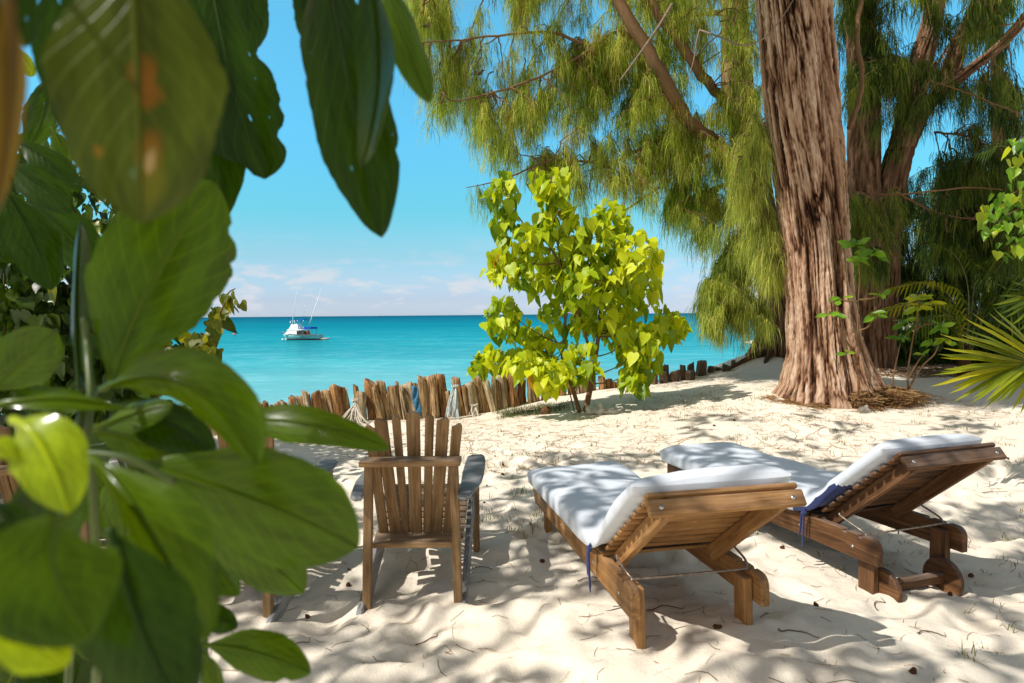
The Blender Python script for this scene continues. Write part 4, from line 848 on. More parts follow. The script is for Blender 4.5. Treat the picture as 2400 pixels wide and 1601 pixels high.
def frond(ml, mr, P, nl, ll, tone, rng, width=.028, ang=.9, droop_=.35, upv=(0, 0, 1)):
    """coconut style frond along the polyline P"""
    P = np.asarray(P); T = nrm(np.gradient(P, axis=0)); k = len(P); tube(mr, P, np.linspace(.012, .003, k), 6)
    for m in range(nl):
        u = .12 + .88 * m / (nl - 1); x = u * (k - 1); i = min(int(x), k - 2); f = x - i; o = P[i] * (1 - f) + P[i + 1] * f; t = nrm(T[i] * (1 - f) + T[i + 1] * f)
        sd = nrm(np.cross(t, np.asarray(upv, float))); L = ll * (.45 + .75 * math.sin(math.pi * min(.93, .12 + u * .82))) * rng.uniform(.9, 1.1)
        for s in (-1, 1):
            a = ang * (1 - .55 * u); d = nrm(t * math.cos(a) + s * sd * math.sin(a) + np.array([0, 0, .12]))
            q = o + d * L * .5 + np.array([0, 0, -droop_ * L * .12]); e = o + d * L + np.array([0, 0, -droop_ * L * rng.uniform(.8, 1.3)])
            n = nrm(np.cross(d, np.cross(np.asarray(upv, float), d)) + rng.normal(0, .12, 3)); w = nrm(np.cross(d, n)) * width * .5
            V = [o - w * .5, o + w * .5, (o + q) / 2 - w, (o + q) / 2 + w, q - w * .95, q + w * .95, (q + e) / 2 - w * .6, (q + e) / 2 + w * .6, e]
            ml.add(V, [(0, 1, 3, 2), (2, 3, 5, 4), (4, 5, 7, 6), (6, 7, 8)], tone=float(np.clip(tone + rng.normal(0, .1), 0, 1)))
def palm(label, base, fronds, seed):
    rng = np.random.default_rng(seed); b = np.asarray(base, float); b[2] = gz(b[0], b[1]); root = empty('young_palm', tuple(b)); tag(root, label, 'palm'); ml, mr, mt = MB(), MB(), MB()
    for pts, nl, ll, tone, w, dr in fronds:
        Q = [at(*p) for p in pts]; P = spline([b + [0, 0, .05]] + Q if len(pts) < 4 else Q, 24); ml, mr = MB(), MB(); frond(ml, mr, P, nl, ll, tone, rng, w, .9, dr); fo = pbuild(ml, 'frond', PALM_MAT, root); mr_o = mr.build('midrib', PALM_RIB, fo)
    tube(mt, [b + [0, 0, -.1], b + [0, 0, .25], b + [.02, 0, .5]], [.10, .09, .05], 12, wob=.2)
    pbuild(mt, 'stem', BARK_B, root)
rP = np.random.default_rng(71); b = at(2620, 900, 6.0); b[2] = gz(b[0], b[1]); pr = empty('young_palm', tuple(b)); tag(pr, 'palm whose bright green frond fans in at the right edge over the sand', 'palm'); ml, mr, mt = MB(), MB(), MB()
for rach, tips, tone in [([(2600, 800, 6.0), (2520, 812, 5.85), (2440, 838, 5.7), (2380, 858, 5.6)], [(2335, 724), (2285, 738), (2250, 768), (2222, 800), (2205, 828), (2192, 862), (2200, 892), (2222, 915), (2250, 925), (2290, 935), (2340, 940), (2390, 950)], .86), ([(2620, 760, 6.3), (2560, 690, 6.4), (2490, 680, 6.5), (2440, 700, 6.6)], [(2440, 610), (2400, 640), (2360, 668), (2335, 700), (2345, 740), (2390, 770)], .45)]:
    ml, mr = MB(), MB()
    Pq = spline([b + [0, 0, .1]] + [at(*p) for p in rach], 40); tube(mr, Pq, np.linspace(.016, .006, 40), 7); nL = len(tips) * 3
    tipP = spline([at(px, py, rach[-1][2] - .25 + .15 * math.sin(i * 1.9)) for i, (px, py) in enumerate(tips)], nL)
    for m in range(nL):
        e = tipP[m] + rP.normal(0, .02, 3); u = abs(m / (nL - 1) - .45) / .55; o_ = Pq[int(39 - 12 * u)]; v_ = e - o_; L_ = np.linalg.norm(v_); d_ = v_ / L_
        e = o_ + v_ * rP.uniform(.94, 1.12) + np.array([0, 0, -.03 * rP.random()]); n_ = nrm(np.array([rP.normal(0, .25), -.75, .65]) + rP.normal(0, .2, 3)); w_ = nrm(np.cross(d_, n_)) * .021; g_ = nrm(np.cross(w_, d_)) * .006
        q1, q2, q3 = o_ + (e - o_) * .25 + [0, 0, .012], o_ + (e - o_) * .6 + [0, 0, .015], o_ + (e - o_) * .85
        V = [o_ - w_ * .4, o_, o_ + w_ * .4, q1 - w_, q1 - g_, q1 + w_, q2 - w_ * .95, q2 - g_, q2 + w_ * .95, q3 - w_ * .5, q3 - g_ * .5, q3 + w_ * .5, e]
        ml.add(V, [(0, 1, 4, 3), (1, 2, 5, 4), (3, 4, 7, 6), (4, 5, 8, 7), (6, 7, 10, 9), (7, 8, 11, 10), (9, 10, 12), (10, 11, 12)], tone=float(np.clip(tone + rP.normal(0, .12), 0, 1)))
    fo = pbuild(ml, 'frond', PALM_MAT, pr, False); mr.build('midrib', PALM_RIB, fo)
tube(mt, [b + [0, 0, -.1], b + [0, 0, .25], b + [.02, 0, .5]], [.10, .09, .05], 12, wob=.2)
pbuild(mt, 'stem', BARK_B, pr)
palm('young palm in the shade behind the young plants, sunlight coloured into its yellow fronds', at(2260, 850, 11.2), [([(2240, 720, 11.2), (2180, 665, 11), (2090, 675, 10.8)], 26, .5, .97, .034, .5), ([(2230, 740, 11.2), (2160, 710, 10.9), (2070, 725, 10.6)], 26, .5, .92, .034, .5), ([(2270, 690, 11.2), (2240, 600, 11), (2180, 570, 10.7)], 26, .55, .5, .026, .6), ([(2300, 700, 11.2), (2330, 620, 11), (2390, 600, 10.6)], 26, .55, .4, .026, .6), ([(2310, 730, 11.2), (2350, 690, 10.8), (2410, 690, 10.4)], 26, .55, .45, .026, .6), ([(2250, 760, 11), (2200, 740, 10.7), (2150, 770, 10.4)], 22, .45, .6, .026, .6), ([(2280, 700, 11.4), (2290, 600, 11.6), (2280, 560, 12)], 22, .5, .35, .026, .6)], 72)  # sunlight on the first two fronds is put into their yellow tone
palm('tall dark palm at the right edge below the sky gap', at(2470, 850, 10.5), [([(2470, 600, 10.4), (2420, 540, 10), (2330, 640, 9.7)], 28, .6, .35, .028, .6), ([(2480, 560, 10.4), (2430, 420, 10), (2360, 345, 9.8), (2300, 360, 9.7)], 24, .5, .30, .026, .4), ([(2480, 640, 10.4), (2430, 640, 10), (2370, 740, 9.7)], 26, .6, .5, .028, .6)], 73)
# sprig of fresh heart leaves hanging in from the right
rX = np.random.default_rng(81); rb = empty('leafy_branch', tuple(at(2440, 470, 7.2))); tag(rb, 'sprig of fresh green leaves hanging in at the right edge', 'branch'); ml, mw = MB(), MB(); pos = []
for (cx, cy, rx, ry, n) in [(2370, 480, 45, 30, 26), (2340, 510, 40, 35, 24), (2370, 560, 40, 40, 26), (2400, 420, 40, 50, 26), (2385, 340, 25, 30, 12), (2420, 560, 40, 60, 30)]:
    for m in range(n): pos.append(at(cx + rx * rX.uniform(-1, 1), cy + ry * rX.uniform(-1, 1), rX.uniform(6.9, 7.5)))
pos = np.array(pos); tip, nor = droop(len(pos), rX); scatter(ml, HEART, pos, tip, nor + [-.2, -.4, .3], rX.uniform(.08, .14, len(pos)), np.clip(rX.normal(.45, .25, len(pos)), 0, 1))
for e in [(2340, 470), (2330, 520), (2370, 580), (2385, 330)]: tube(mw, bez(at(2520, 420, 7.2), at((2520 + e[0]) / 2, e[1] - 50, 7.2), at(e[0], e[1], 7.2), 14), np.linspace(.014, .004, 14), 6)
pbuild(ml, 'foliage', FRESH, rb); pbuild(mw, 'stem', TWIG, rb)
# dim undergrowth
rU = np.random.default_rng(91)
for i, (cx, cy, d, rx, ry, n, lb) in enumerate([(2090, 795, 12.9, 80, 50, 420, 'dim low bush in deep shade just right of the huge trunk'), (2190, 790, 13.2, 90, 60, 480, 'dim low bush in deep shade behind the yellowish young plant'), (2310, 780, 13.3, 100, 80, 560, 'dim low bush in deep shade behind the young palm'), (2440, 770, 13.3, 100, 90, 500, 'dim low bush in deep shade at the right edge')]):
    b = at(cx, 845, d); b[2] = gz(b[0], b[1]); u = empty('low_bush', tuple(b)); tag(u, lb, 'bush', 'shaded bushes'); ml, mw = MB(), MB()
    pos = np.array([at(cx + rx * rU.normal(0, .55), cy + 20 + ry * rU.normal(0, .55), d + rU.uniform(-.8, .8)) for m in range(n)]); pos[:, 2] = np.maximum(pos[:, 2], b[2] + .05)
    tip, nor = droop(n, rU); scatter(ml, OVAL, pos, tip, nor, rU.uniform(.18, .34, n), np.clip(rU.normal(.45, .2, n), 0, 1))
    for m in range(9): e = pos[rU.integers(n)]; tube(mw, bez(b + [rU.normal(0, .2), 0, -.1], (b + e) / 2 + [0, 0, .2], e, 8), np.linspace(.03, .01, 8), 6)
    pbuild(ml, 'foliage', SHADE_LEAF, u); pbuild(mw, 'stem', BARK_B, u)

# ------------------------------------------------------------------ near leaves
BIG = [mat_bigleaf('broad_leaf_shaded', (.020, .048, .0006), holes=True), mat_bigleaf('broad_leaf_green', (.060, .112, .0008)), mat_bigleaf('broad_leaf_sunlit', (.24, .33, .006)), mat_bigleaf('broad_leaf_spotted', (.055, .075, .003), True), mat_bigleaf('broad_leaf_brown', (.085, .055, .005))]  # lime copy has sunlight, dark copy has shade put into the colour
STEM = mat_plain('green_stem', (.055, .085, .006), .4, .45, 0, .3)
def bigleaf(root, a, b, c, hwpx, mat, twist=0.0, fold=.25, shape=.62, curl=.0, notch=(), wav=.06, seed=0):
    """midrib a-b-c given as (px,py,distance); hwpx half width; the blade turns about its midrib by twist"""
    far = lambda q: (q[0], q[1], q[2] if q[2] < .45 else .45 + (q[2] - .45) * 2.1)
    a, b, c = far(a), far(b), far(c)
    A, Bq, C = at(*a), at(*b), at(*c); nu, nv = 48, 17
    M = bez(A, Bq, C, nu); T = nrm(np.gradient(M, axis=0)); vd = nrm(M - np.array([0, 0, CH]))
    sd = nrm(np.cross(T, vd)); nn = nrm(np.cross(sd, T)); ct, st_ = math.cos(twist), math.sin(twist)
    S = sd * ct + nn * st_; N_ = nn * ct - sd * st_
    u = np.linspace(0, 1, nu); hw = hwpx / F * (a[2] + c[2]) / 2
    pr = np.where(u < shape, np.sin(u / shape * np.pi / 2) ** 1.25, np.clip(1 - ((u - shape) / (1 - shape)) ** 2.1, 0, 1) ** .68); pr = np.maximum(pr, .03)
    v = np.linspace(-1, 1, nv); V = np.zeros((nu, nv, 3)); G = np.zeros((nu, nv, 3)); r = np.random.default_rng(seed + 17)
    p1, p2 = r.uniform(0, 6, 2)
    for j, vv in enumerate(v):
        w = hw * pr * abs(vv) * (1 + wav * .5 * np.sin(u * 17 + p1 + 3 * np.sign(vv)) * abs(vv))
        w = w * (1 - .05 * abs(vv) ** 3 * (noise(u * 23 + seed * 3.1, np.full(nu, np.sign(vv) * 5.), seed=seed)) - .03 * abs(vv) ** 3 * noise(u * 60 + seed, np.full(nu, np.sign(vv) * 5.)))
        for (s, u0, dep_, sg) in notch:
            if np.sign(vv) == s: w = w * (1 - dep_ * np.exp(-((u - u0) / sg) ** 2) * abs(vv) ** 2)
        lift = abs(vv) * w * math.tan(fold) - curl * hw * vv * vv * pr + hw * wav * np.sin(u * 11 + p2 + 2 * np.sign(vv)) * vv * vv
        V[:, j] = M + S * (np.sign(vv) * w)[:, None] + N_ * lift[:, None]
        G[:, j] = np.c_[np.full(nu, vv), u, np.full(nu, seed * .61)]
    ii = np.arange(nu - 1)[:, None] * nv; jj = np.arange(nv - 1)[None]
    q = np.stack([ii + jj, ii + jj + 1, ii + nv + jj + 1, ii + nv + jj], -1).reshape(-1, 4)
    mb = MB().add(V.reshape(-1, 3), q, G.reshape(-1, 3))
    tube(mb, M + N_ * -.0012, np.linspace(.0032, .0007, nu), 6); mb.g[-1][:] = np.array([0, .15, seed * .61])
    return pbuild(mb, 'leaf', mat, root)
bough = empty('broadleaf_bough', tuple(at(500, -250, .6))); tag(bough, 'near bough of big dark leaves hanging down at the upper left', 'bough')
bush = empty('broadleaf_shrub', tuple(at(150, 2300, .6))); tag(bush, 'near shrub with big glossy green leaves filling the lower left', 'shrub')
D, Gn, Lm, Sp, Br = BIG
UPL = [((750,-160,.66),(815,200,.62),(893,556,.60),100,D,.25,.2,.50,.05,[(1,.72,.10,.02)]), ((840,-140,.58),(935,130,.56),(846,392,.56),70,D,.9,.35,.5,.2,[]), ((850,-120,.62),(935,40,.60),(1008,240,.60),52,Gn,.5,.3,.5,.0,[]),
       ((480,-160,.74),(510,130,.72),(620,420,.70),104,D,.2,.15,.74,.0,[(1,.50,.20,.03),(1,.83,.30,.045),(1,.71,.08,.015),(-1,.95,.5,.04)]), ((420,-100,.70),(440,200,.70),(500,540,.70),105,D,.1,.15,.65,.1,[(-1,.86,.2,.02)]),
       ((300,-200,.40),(330,150,.38),(330,520,.38),188,Sp,-.15,.12,.55,.1,[]), ((10,-60,.30),(45,180,.30),(-12,500,.30),44,Br,.5,.2,.5,.0,[]), ((-60,-160,.45),(0,-60,.45),(60,110,.45),70,D,.3,.2,.55,.0,[]),
       ((190,-150,.50),(140,80,.50),(250,420,.50),90,D,.3,.2,.55,.1,[]), ((560,-180,.8),(560,-40,.8),(590,120,.8),60,D,.2,.2,.6,.0,[]), ((720,-180,.7),(760,-40,.68),(800,200,.66),80,D,.5,.25,.6,.1,[]),
       ((30,100,.95),(60,140,.95),(75,180,.95),24,Lm,.6,.3,.5,.0,[]), ((110,170,.9),(125,260,.9),(65,350,.9),38,D,.3,.3,.5,.0,[]), ((40,330,.85),(110,360,.85),(190,450,.85),40,D,.5,.2,.5,.0,[]), ((20,380,.8),(90,420,.8),(165,500,.8),48,D,.3,.2,.5,.0,[]), ((0,440,.75),(70,520,.75),(120,680,.75),58,D,.2,.2,.6,.1,[]), ((-20,440,.8),(20,560,.8),(40,620,.8),46,D,.2,.2,.6,.0,[]), ((120,300,.9),(150,340,.9),(150,400,.9),22,Gn,.2,.2,.6,.0,[]), ((60,470,.9),(150,520,.9),(230,640,.9),60,D,.2,.2,.6,.0,[])]
for i, (a, b, c, h, m, tw, fo, sh, cu, no) in enumerate(UPL): bigleaf(bough, a, b, c, h, m, tw, fo, sh, cu, no, seed=i)
mb = MB(); tube(mb, spline([at(-200, -420, .7), at(200, -330, .65), at(500, -230, .62), at(760, -220, .62), at(950, -260, .66)], 40), .006, 8)
for a in UPL:
    if a[0][1] < -50: p = at(*a[0]); tube(mb, bez(p, p + [0, 0, .02], at(a[0][0] + 30, -240, .64), 8), .0022, 6)
pbuild(mb, 'branch', STEM, bough)
LOW = [((258,905,.55),(320,690,.56),(498,425,.58),150,Gn,.15,.12,.62,.0,[(-1,.86,.16,.02),(-1,.74,.10,.012)]), ((190,915,.56),(170,720,.58),(190,520,.6),42,D,1.0,.3,.5,.0,[]), ((240,915,.52),(455,800,.50),(600,1090,.50),88,Gn,.62,.15,.6,.6,[]), ((330,905,.6),(500,880,.6),(590,985,.6),60,D,.9,.3,.55,.2,[]), ((500,985,.62),(720,965,.60),(912,1052,.60),50,Gn,.45,.25,.45,.1,[]),
       ((300,1085,.52),(600,1150,.52),(838,1285,.53),135,Gn,-.25,.15,.62,.1,[(-1,.80,.15,.05)]), ((430,1160,.6),(580,1270,.6),(712,1390,.6),88,Gn,-.4,.2,.55,.0,[]), ((450,1240,.62),(500,1320,.62),(560,1395,.62),60,Gn,.6,.2,.5,.0,[]), ((436,1335,.66),(432,1270,.66),(442,1200,.66),25,Gn,.1,.2,.55,.0,[]), ((475,1512,.6),(600,1515,.6),(728,1578,.6),56,Gn,-.1,.15,.55,.0,[(-1,.82,.2,.04)]),
       ((240,955,.56),(380,960,.56),(505,1075,.56),62,D,.3,.3,.55,.15,[]), ((205,1010,.58),(330,1010,.58),(440,1110,.58),55,Gn,.5,.3,.55,.1,[]), ((455,1435,.62),(500,1440,.62),(556,1472,.62),34,D,.2,.2,.5,.0,[]), ((35,985,.42),(110,1010,.40),(160,1205,.40),84,Lm,-.2,.25,.5,.15,[]), ((215,1075,.46),(345,1200,.42),(485,1500,.43),100,Gn,.75,.12,.55,.75,[]), ((150,1210,.36),(60,1300,.34),(210,1500,.34),165,Gn,.3,.25,.5,.2,[]), ((260,1240,.40),(300,1450,.38),(430,1680,.37),130,D,-.2,.25,.5,.1,[]), ((-40,1440,.33),(60,1490,.33),(160,1560,.33),70,Lm,.3,.2,.55,.0,[]), ((285,1075,.52),(370,1120,.52),(412,1285,.52),42,D,.4,.3,.5,.1,[]), ((225,1005,.55),(320,960,.55),(405,950,.55),46,Gn,.7,.3,.5,.0,[]),
       ((-40,960,.5),(130,910,.5),(300,960,.52),30,Gn,.9,.3,.5,.1,[]), ((-30,915,.58),(40,860,.58),(128,775,.58),72,Gn,.1,.2,.55,.0,[]), ((230,945,.54),(150,960,.52),(30,920,.5),40,D,.6,.3,.5,.0,[]), ((-30,1040,.4),(10,1030,.4),(40,1080,.4),28,Lm,.3,.2,.5,.0,[]), ((-20,1180,.38),(20,1200,.38),(40,1290,.38),50,D,.3,.2,.5,.0,[]), ((200,1085,.48),(100,1150,.48),(120,1330,.48),90,D,.2,.3,.5,.1,[]), ((480,1530,.6),(500,1580,.6),(520,1640,.6),24,Gn,.4,.2,.5,.0,[]), ((330,1320,.5),(380,1400,.5),(470,1430,.5),60,Gn,.3,.3,.5,.0,[])]
rL = np.random.default_rng(17)
for i, (a, b, c, h, m, tw, fo, sh, cu, no) in enumerate(LOW): bigleaf(bush, a, b, c, h, m, tw, fo, sh, cu, no, seed=40 + i)
for i in range(30):
    px, py, d = rL.uniform(-20, 330), rL.uniform(1080, 1600), rL.uniform(.62, .95); ang = rL.uniform(-.4, 2.6); L = rL.uniform(160, 260)
    bigleaf(bush, (px, py, d), (px + L * .5 * math.cos(ang), py + L * .5 * math.sin(ang) - 30, d), (px + L * math.cos(ang) * .9, py + L * math.sin(ang), d), rL.uniform(45, 75), [D, D, Gn][i % 3], rL.uniform(-.5, .5), .25, .55, .1, [], seed=90 + i)
mb = MB()
for P, r in [([(198,745,.55),(204,800,.55),(208,850,.54),(212,960,.53),(190,1100,.53),(170,1400,.55),(150,1800,.58)], .0030), ([(190,1060,.5),(300,1075,.5),(410,1130,.5)], .0028), ([(0,1060,.4),(90,1050,.44),(190,1058,.48)], .0026), ([(225,905,.54),(190,990,.53),(185,1060,.53)], .004), ([(225,1600,.5),(230,1400,.48),(215,1080,.47)], .0032), ([(480,1600,.62),(476,1450,.62),(440,1240,.6)], .003)]:
    P = [(x, y, d if d < .45 else .45 + (d - .45) * 2.1) for x, y, d in P]; tube(mb, spline([at(*p) for p in P], 30), r * P[0][2] / .55, 10)
pbuild(mb, 'stem', STEM, bush)

# ------------------------------------------------------------------ shade tree standing behind and left of the camera (throws the dappled shade)
SUN = nrm(np.array([-.525, -.245, .735]))
rT = np.random.default_rng(606); mbl, mbw = MB(), MB(); pos = []
tt = empty('shade_tree', (-6.6, -1.8, gz(-6.6, -1.8))); tag(tt, 'broad leaved tree behind the viewer that throws dappled shade', 'tree')
def shade(x0, x1, y0, y1, dens, z0=5.2, z1=7.6, sc=2.1, thr=.5, seed=1, size=(.14, .26), count=1.0):
    n = int((x1 - x0) * (y1 - y0) * 190 * count); x = rT.uniform(x0, x1, n); y = rT.uniform(y0, y1, n)
    m = (noise(x * sc + 20, y * sc * 1.4 + 20, seed=seed) * .6 + noise(x * sc * 2.7 + 20, y * sc * 3.6 + 20, seed=seed + 1) * .4) < dens; x, y = x[m], y[m]; z = rT.uniform(z0, z1, len(x)); k = z / SUN[2]
    return np.c_[x + SUN[0] * k, y + SUN[1] * k, z]
pos = np.concatenate([shade(-4.2, -.1, 2.0, 5.4, .56, seed=2), shade(-.1, 1.35, 3.5, 5.6, .76, seed=3), shade(1.35, 2.7, 4.2, 5.9, .58, seed=9), shade(.0, 2.4, 2.0, 3.2, .37, seed=4), shade(2.2, 5.4, 2.2, 5.2, .53, seed=5), shade(-.2, 5.6, 5.6, 6.9, .51, seed=6, sc=1.3), shade(2.2, 7, 7.2, 8.4, .38, seed=8),
    shade(-6.5, -2.6, 5.4, 8.6, .72, seed=7), shade(.75, 1.7, 1.15, 1.9, .74, seed=10, count=1.5), shade(-.5, .75, .2, 1.3, .58, seed=13, count=1.5)])
N = len(pos); a = rT.uniform(0, 6.28, N); tip = np.c_[np.cos(a), np.sin(a), rT.uniform(-.5, .1, N)]; nor = np.tile([0, 0, 1.0], (N, 1)) + rT.normal(0, .4, (N, 3))
scatter(mbl, OVAL, pos, tip, nor, rT.uniform(.11, .22, N), np.clip(rT.normal(.5, .2, N), 0, 1))
t0 = np.array([-6.6, -1.8, 0]); top = np.array([-5.6, -.6, 4.6]); tube(mbw, spline([t0 + [0, 0, -.2], t0 + [.2, .2, 2], top], 24), np.linspace(.34, .2, 24), 14, wob=.15)
for m in range(6):
    e = pos[rT.integers(N)]; tube(mbw, bez(top, (top + e) / 2 + [0, 0, .8], e, 14), np.linspace(.03, .008, 14), 6)
pbuild(mbl, 'crown', OLIVE_LEAF, tt); pbuild(mbw, 'trunk', BARK_B, tt)

# ------------------------------------------------------------------ sport fishing boat at anchor
BW = mat_plain('boat_white', (.88, .87, .84), .3, .5, 0, .05); BH = mat_plain('boat_hull_paint', (.20, .46, .47), .3, .5, 0, .08); BD = mat_plain('boat_dark_bottom', (.012, .010, .010), .5, .3); BBL = mat_plain('boat_blue_canvas', (.01, .05, .42), .7, .2, 0, .15); BGL = mat_plain('boat_glass_and_shade', (.01, .016, .02), .1, .6); BORG = mat_plain('orange_plastic', (.55, .12, .03), .5, .3); BTR = mat_plain('boat_teak_trim', (.16, .07, .04), .5, .4); ALU = mat_plain('boat_rail_steel', (.30, .32, .36), .3, .5, .6, .1)
dBt = 113.0; pB = at(663, 797, dBt); M1 = 139.0
boat = empty('fishing_boat', (pB[0], pB[1], SEA_Z)); boat.rotation_euler = (0, R(-.3), R(-18)); boat.scale = (1.13, 1, 1); tag(boat, 'small white sport fishing boat with two tall outrigger poles and blue canopies, at anchor', 'boat')
bx = lambda X: (X - 240) / M1
bzz = lambda Y: (1335 - Y) / M1
def loft(secs):
    mb = MB(); n = len(secs[0]); V = np.array(secs, float).reshape(-1, 3); k = len(secs); i = np.arange(k - 1)[:, None] * n; j = np.arange(n - 1)[None]
    mb.add(V, np.stack([i + j, i + n + j, i + n + j + 1, i + j + 1], -1).reshape(-1, 4)); return mb
L = 6.35; hb_ = 1.15
def half(t): return hb_ * min(1, (t * 2.4 + .02)) ** .6 * (1 if t < .7 else 1 - .15 * (t - .7) / .3)
ts = np.linspace(0, 1, 24); rows = []; rb2 = []; deck = []
for t in ts:
    b = half(t); x = t * L; zsh = .95 - .12 * t + .18 * (1 - t) ** 3; xw = x + .45 * (1 - t) ** 4
    rows.append([(xw, -b * .74, .24), (x + .3 * (1 - t) ** 4, -b * .88, .5), (x, -b, zsh), (x, -b + .03, zsh + .0), (x, 0, zsh + .03), (x, b - .03, zsh), (x, b, zsh), (x + .3 * (1 - t) ** 4, b * .88, .5), (xw, b * .74, .24)])
    rb2.append([(xw + .1 * (1 - t), 0, -.35 * min(1, t * 4 + .05)), (xw, -b * .66, -.05), (xw - .004, -b * .745, .242), (xw, b * .745, .242), (xw, b * .66, -.05), (xw + .1 * (1 - t), 0, -.35 * min(1, t * 4 + .05))])
mb = loft(rows); mb.add(np.array(rows[-1]), [list(range(9))]); mb.build('hull', BH, boat)
mb = loft(rb2); mb.add(np.array(rb2[-1]), [list(range(5))]); mb.build('hull_bottom', BD, boat)
mb = MB()
for s in (-1, 1): tube(mb, [(t * L, s * (half(t) + .015), .95 - .12 * t + .18 * (1 - t) ** 3) for t in ts], .035, 6)
mb.build('rub_rail', BTR, boat)
def cab(x0, x1, x2, x3, z0, z1, w0, w1): # bottom x0..x1, top x2..x3
    return MB().add([(x0, -w0, z0), (x1, -w0, z0), (x1, w0, z0), (x0, w0, z0), (x2, -w1, z1), (x3, -w1, z1), (x3, w1, z1), (x2, w1, z1)], [(0, 1, 5, 4), (1, 2, 6, 5), (2, 3, 7, 6), (3, 0, 4, 7), (4, 5, 6, 7), (3, 2, 1, 0)])
cb = cab(bx(350), bx(690), bx(430), bx(690), .92, 1.60, .85, .74).build('cabin', BW, boat, False)
m = cab(bx(645), bx(700), bx(645), bx(700), .94, 1.5, .858, .80); m.build('doorway', BGL, cb, False)  # dark box stands in for the shaded inside of the doorway
cab(bx(400), bx(760), bx(430), bx(740), 1.61, 1.74, .80, .76).build('cabin_roof', BW, boat, False)
fb = cab(bx(440), bx(660), bx(500), bx(645), 1.745, 2.62, .66, .50).build('flybridge', BW, boat, False)
for Y in (1030,): MB().add([(bx(535), -.57, bzz(1040)), (bx(560), -.57, bzz(1040)), (bx(560), -.55, bzz(1020)), (bx(535), -.55, bzz(1020))], [(0, 1, 2, 3)]).build('porthole', BGL, fb)
cab(bx(700), bx(830), bx(700), bx(815), .90, 1.45, .80, .75).build('cockpit_opening', BGL, boat, False)  # solid dark block drawn where the opening is only in shade
cab(bx(820), bx(862), bx(825), bx(858), .95, 1.42, .35, .30).build('engine_cover', BORG, boat, False)
MB().add(*[np.array([(bx(585), -.6, bzz(892)), (bx(805), -.6, bzz(880)), (bx(805), .6, bzz(880)), (bx(585), .6, bzz(892)), (bx(590), -.5, bzz(884)), (bx(800), -.5, bzz(870)), (bx(800), .5, bzz(870)), (bx(590), .5, bzz(884))]), [(0, 1, 5, 4), (1, 2, 6, 5), (2, 3, 7, 6), (3, 0, 4, 7), (4, 5, 6, 7), (3, 2, 1, 0)]]).build('upper_canopy', BBL, boat, False)
cab(bx(805), bx(985), bx(815), bx(975), bzz(1085), bzz(1045), .95, .9).build('aft_canopy', BBL, boat, False)
mb = MB(); seg = lambda a, b, r=.03: tube(mb, [a, b], r, 6)
for s in (-.55, .55):
    seg((bx(480), s, bzz(900)), (bx(470), s, bzz(1110)), .04); seg((bx(480), s, bzz(905)), (bx(600), s, bzz(890))); seg((bx(655), s, bzz(890)), (bx(650), s, bzz(1000))); seg((bx(790), s, bzz(880)), (bx(740), s, bzz(1010))); seg((bx(660), s, bzz(1040)), (bx(760), s, bzz(1120)), .04); seg((bx(968), s * 1.5, bzz(1085)), (bx(968), s * 1.5, bzz(1205))); seg((bx(780), s * 1.4, bzz(1200)), (bx(800), s * 1.4, bzz(1030)), .04)
mb.build('frame_tubes', ALU, boat)
for a, b in [((bx(525), -.6, bzz(960)), (bx(745), -1.6, bzz(220))), ((bx(820), .6, bzz(1005)), (bx(1045), 1.6, bzz(170)))]:
    m = MB(); tube(m, [a, tuple(np.array(a) * .7 + np.array(b) * .3), b], [.07, .055, .02], 6); m.build('outrigger', BW, boat)
m = MB(); tube(m, [(bx(740), .1, bzz(870)), (bx(765), .1, bzz(520))], .012, 5); m.build('antenna', ALU, boat)
m = MB()
for s in (-.4, .4): tube(m, [(bx(330), s * 1.6, .98), (bx(330), s * 1.6, 1.28), (bx(240), s * .5, 1.36), (bx(205), 0, 1.30), (bx(205), 0, 1.0)], .025, 6)
m.build('bow_rail', ALU, boat)
# hull name in a flowing hand (the real one is too small to read)
m = MB(); yh = -1.165
def script(P): tube(m, spline([(bx(X), yh, bzz(Y)) for X, Y in P], 30), .018, 5)
script([(765, 1240), (755, 1285), (790, 1280), (800, 1250), (775, 1235), (745, 1250)]); script([(805, 1272), (825, 1258), (812, 1252), (806, 1275), (830, 1272), (842, 1256), (850, 1274), (865, 1256), (872, 1274)]); script([(885, 1272), (895, 1256), (905, 1272), (925, 1254), (935, 1270), (955, 1254), (965, 1270), (990, 1256), (1010, 1266)])
m.build('hull_lettering', BD, boat)
WB = mat_plain('white_buoy', (.78, .76, .70), .4, .4, 0, .1)
for X, lb in ((225, 'white mooring buoy floating left of the boat bow'), (297, 'white mooring buoy touching the boat bow at the waterline')):
    p = at(640 + X / 9.8, 660 + 1340 / 9.8, dBt - 1.5); o = ellipsoid(MB(), (0, 0, 0), (.19, .19, .19), 16, 10).build('buoy', WB); o.location = (p[0], p[1], SEA_Z + .10); tag(o, lb, 'buoy')
p = at(549, 778, 150); o = MB(); ellipsoid(o, (0, 0, 0), (.42, .3, .22), 16, 10); o = o.build('buoy', BORG); o.location = (p[0], p[1], SEA_Z + .05); tag(o, 'orange red buoy alone on the sea at left', 'buoy')
p = at(757, 791, dBt); dg = empty('dinghy', (p[0] + .1, p[1] - 2, SEA_Z)); tag(dg, 'low pale dinghy tied behind the boat stern', 'dinghy')
mb = MB()
for s in (-1, 1): tube(mb, spline([(-.1, s * .4, .16), (.7, s * .42, .18), (1.2, s * .3, .22), (1.45, 0, .30)], 16), .13, 8)
mb.build('tube', mat_plain('dinghy_rubber', (.60, .44, .36), .5, .3), dg); m = MB(); board(m, (-.05, 0, .1), (1.2, 0, .1), .7, .06, (0, 0, 1)); m.build('floor', BTR, dg, False)

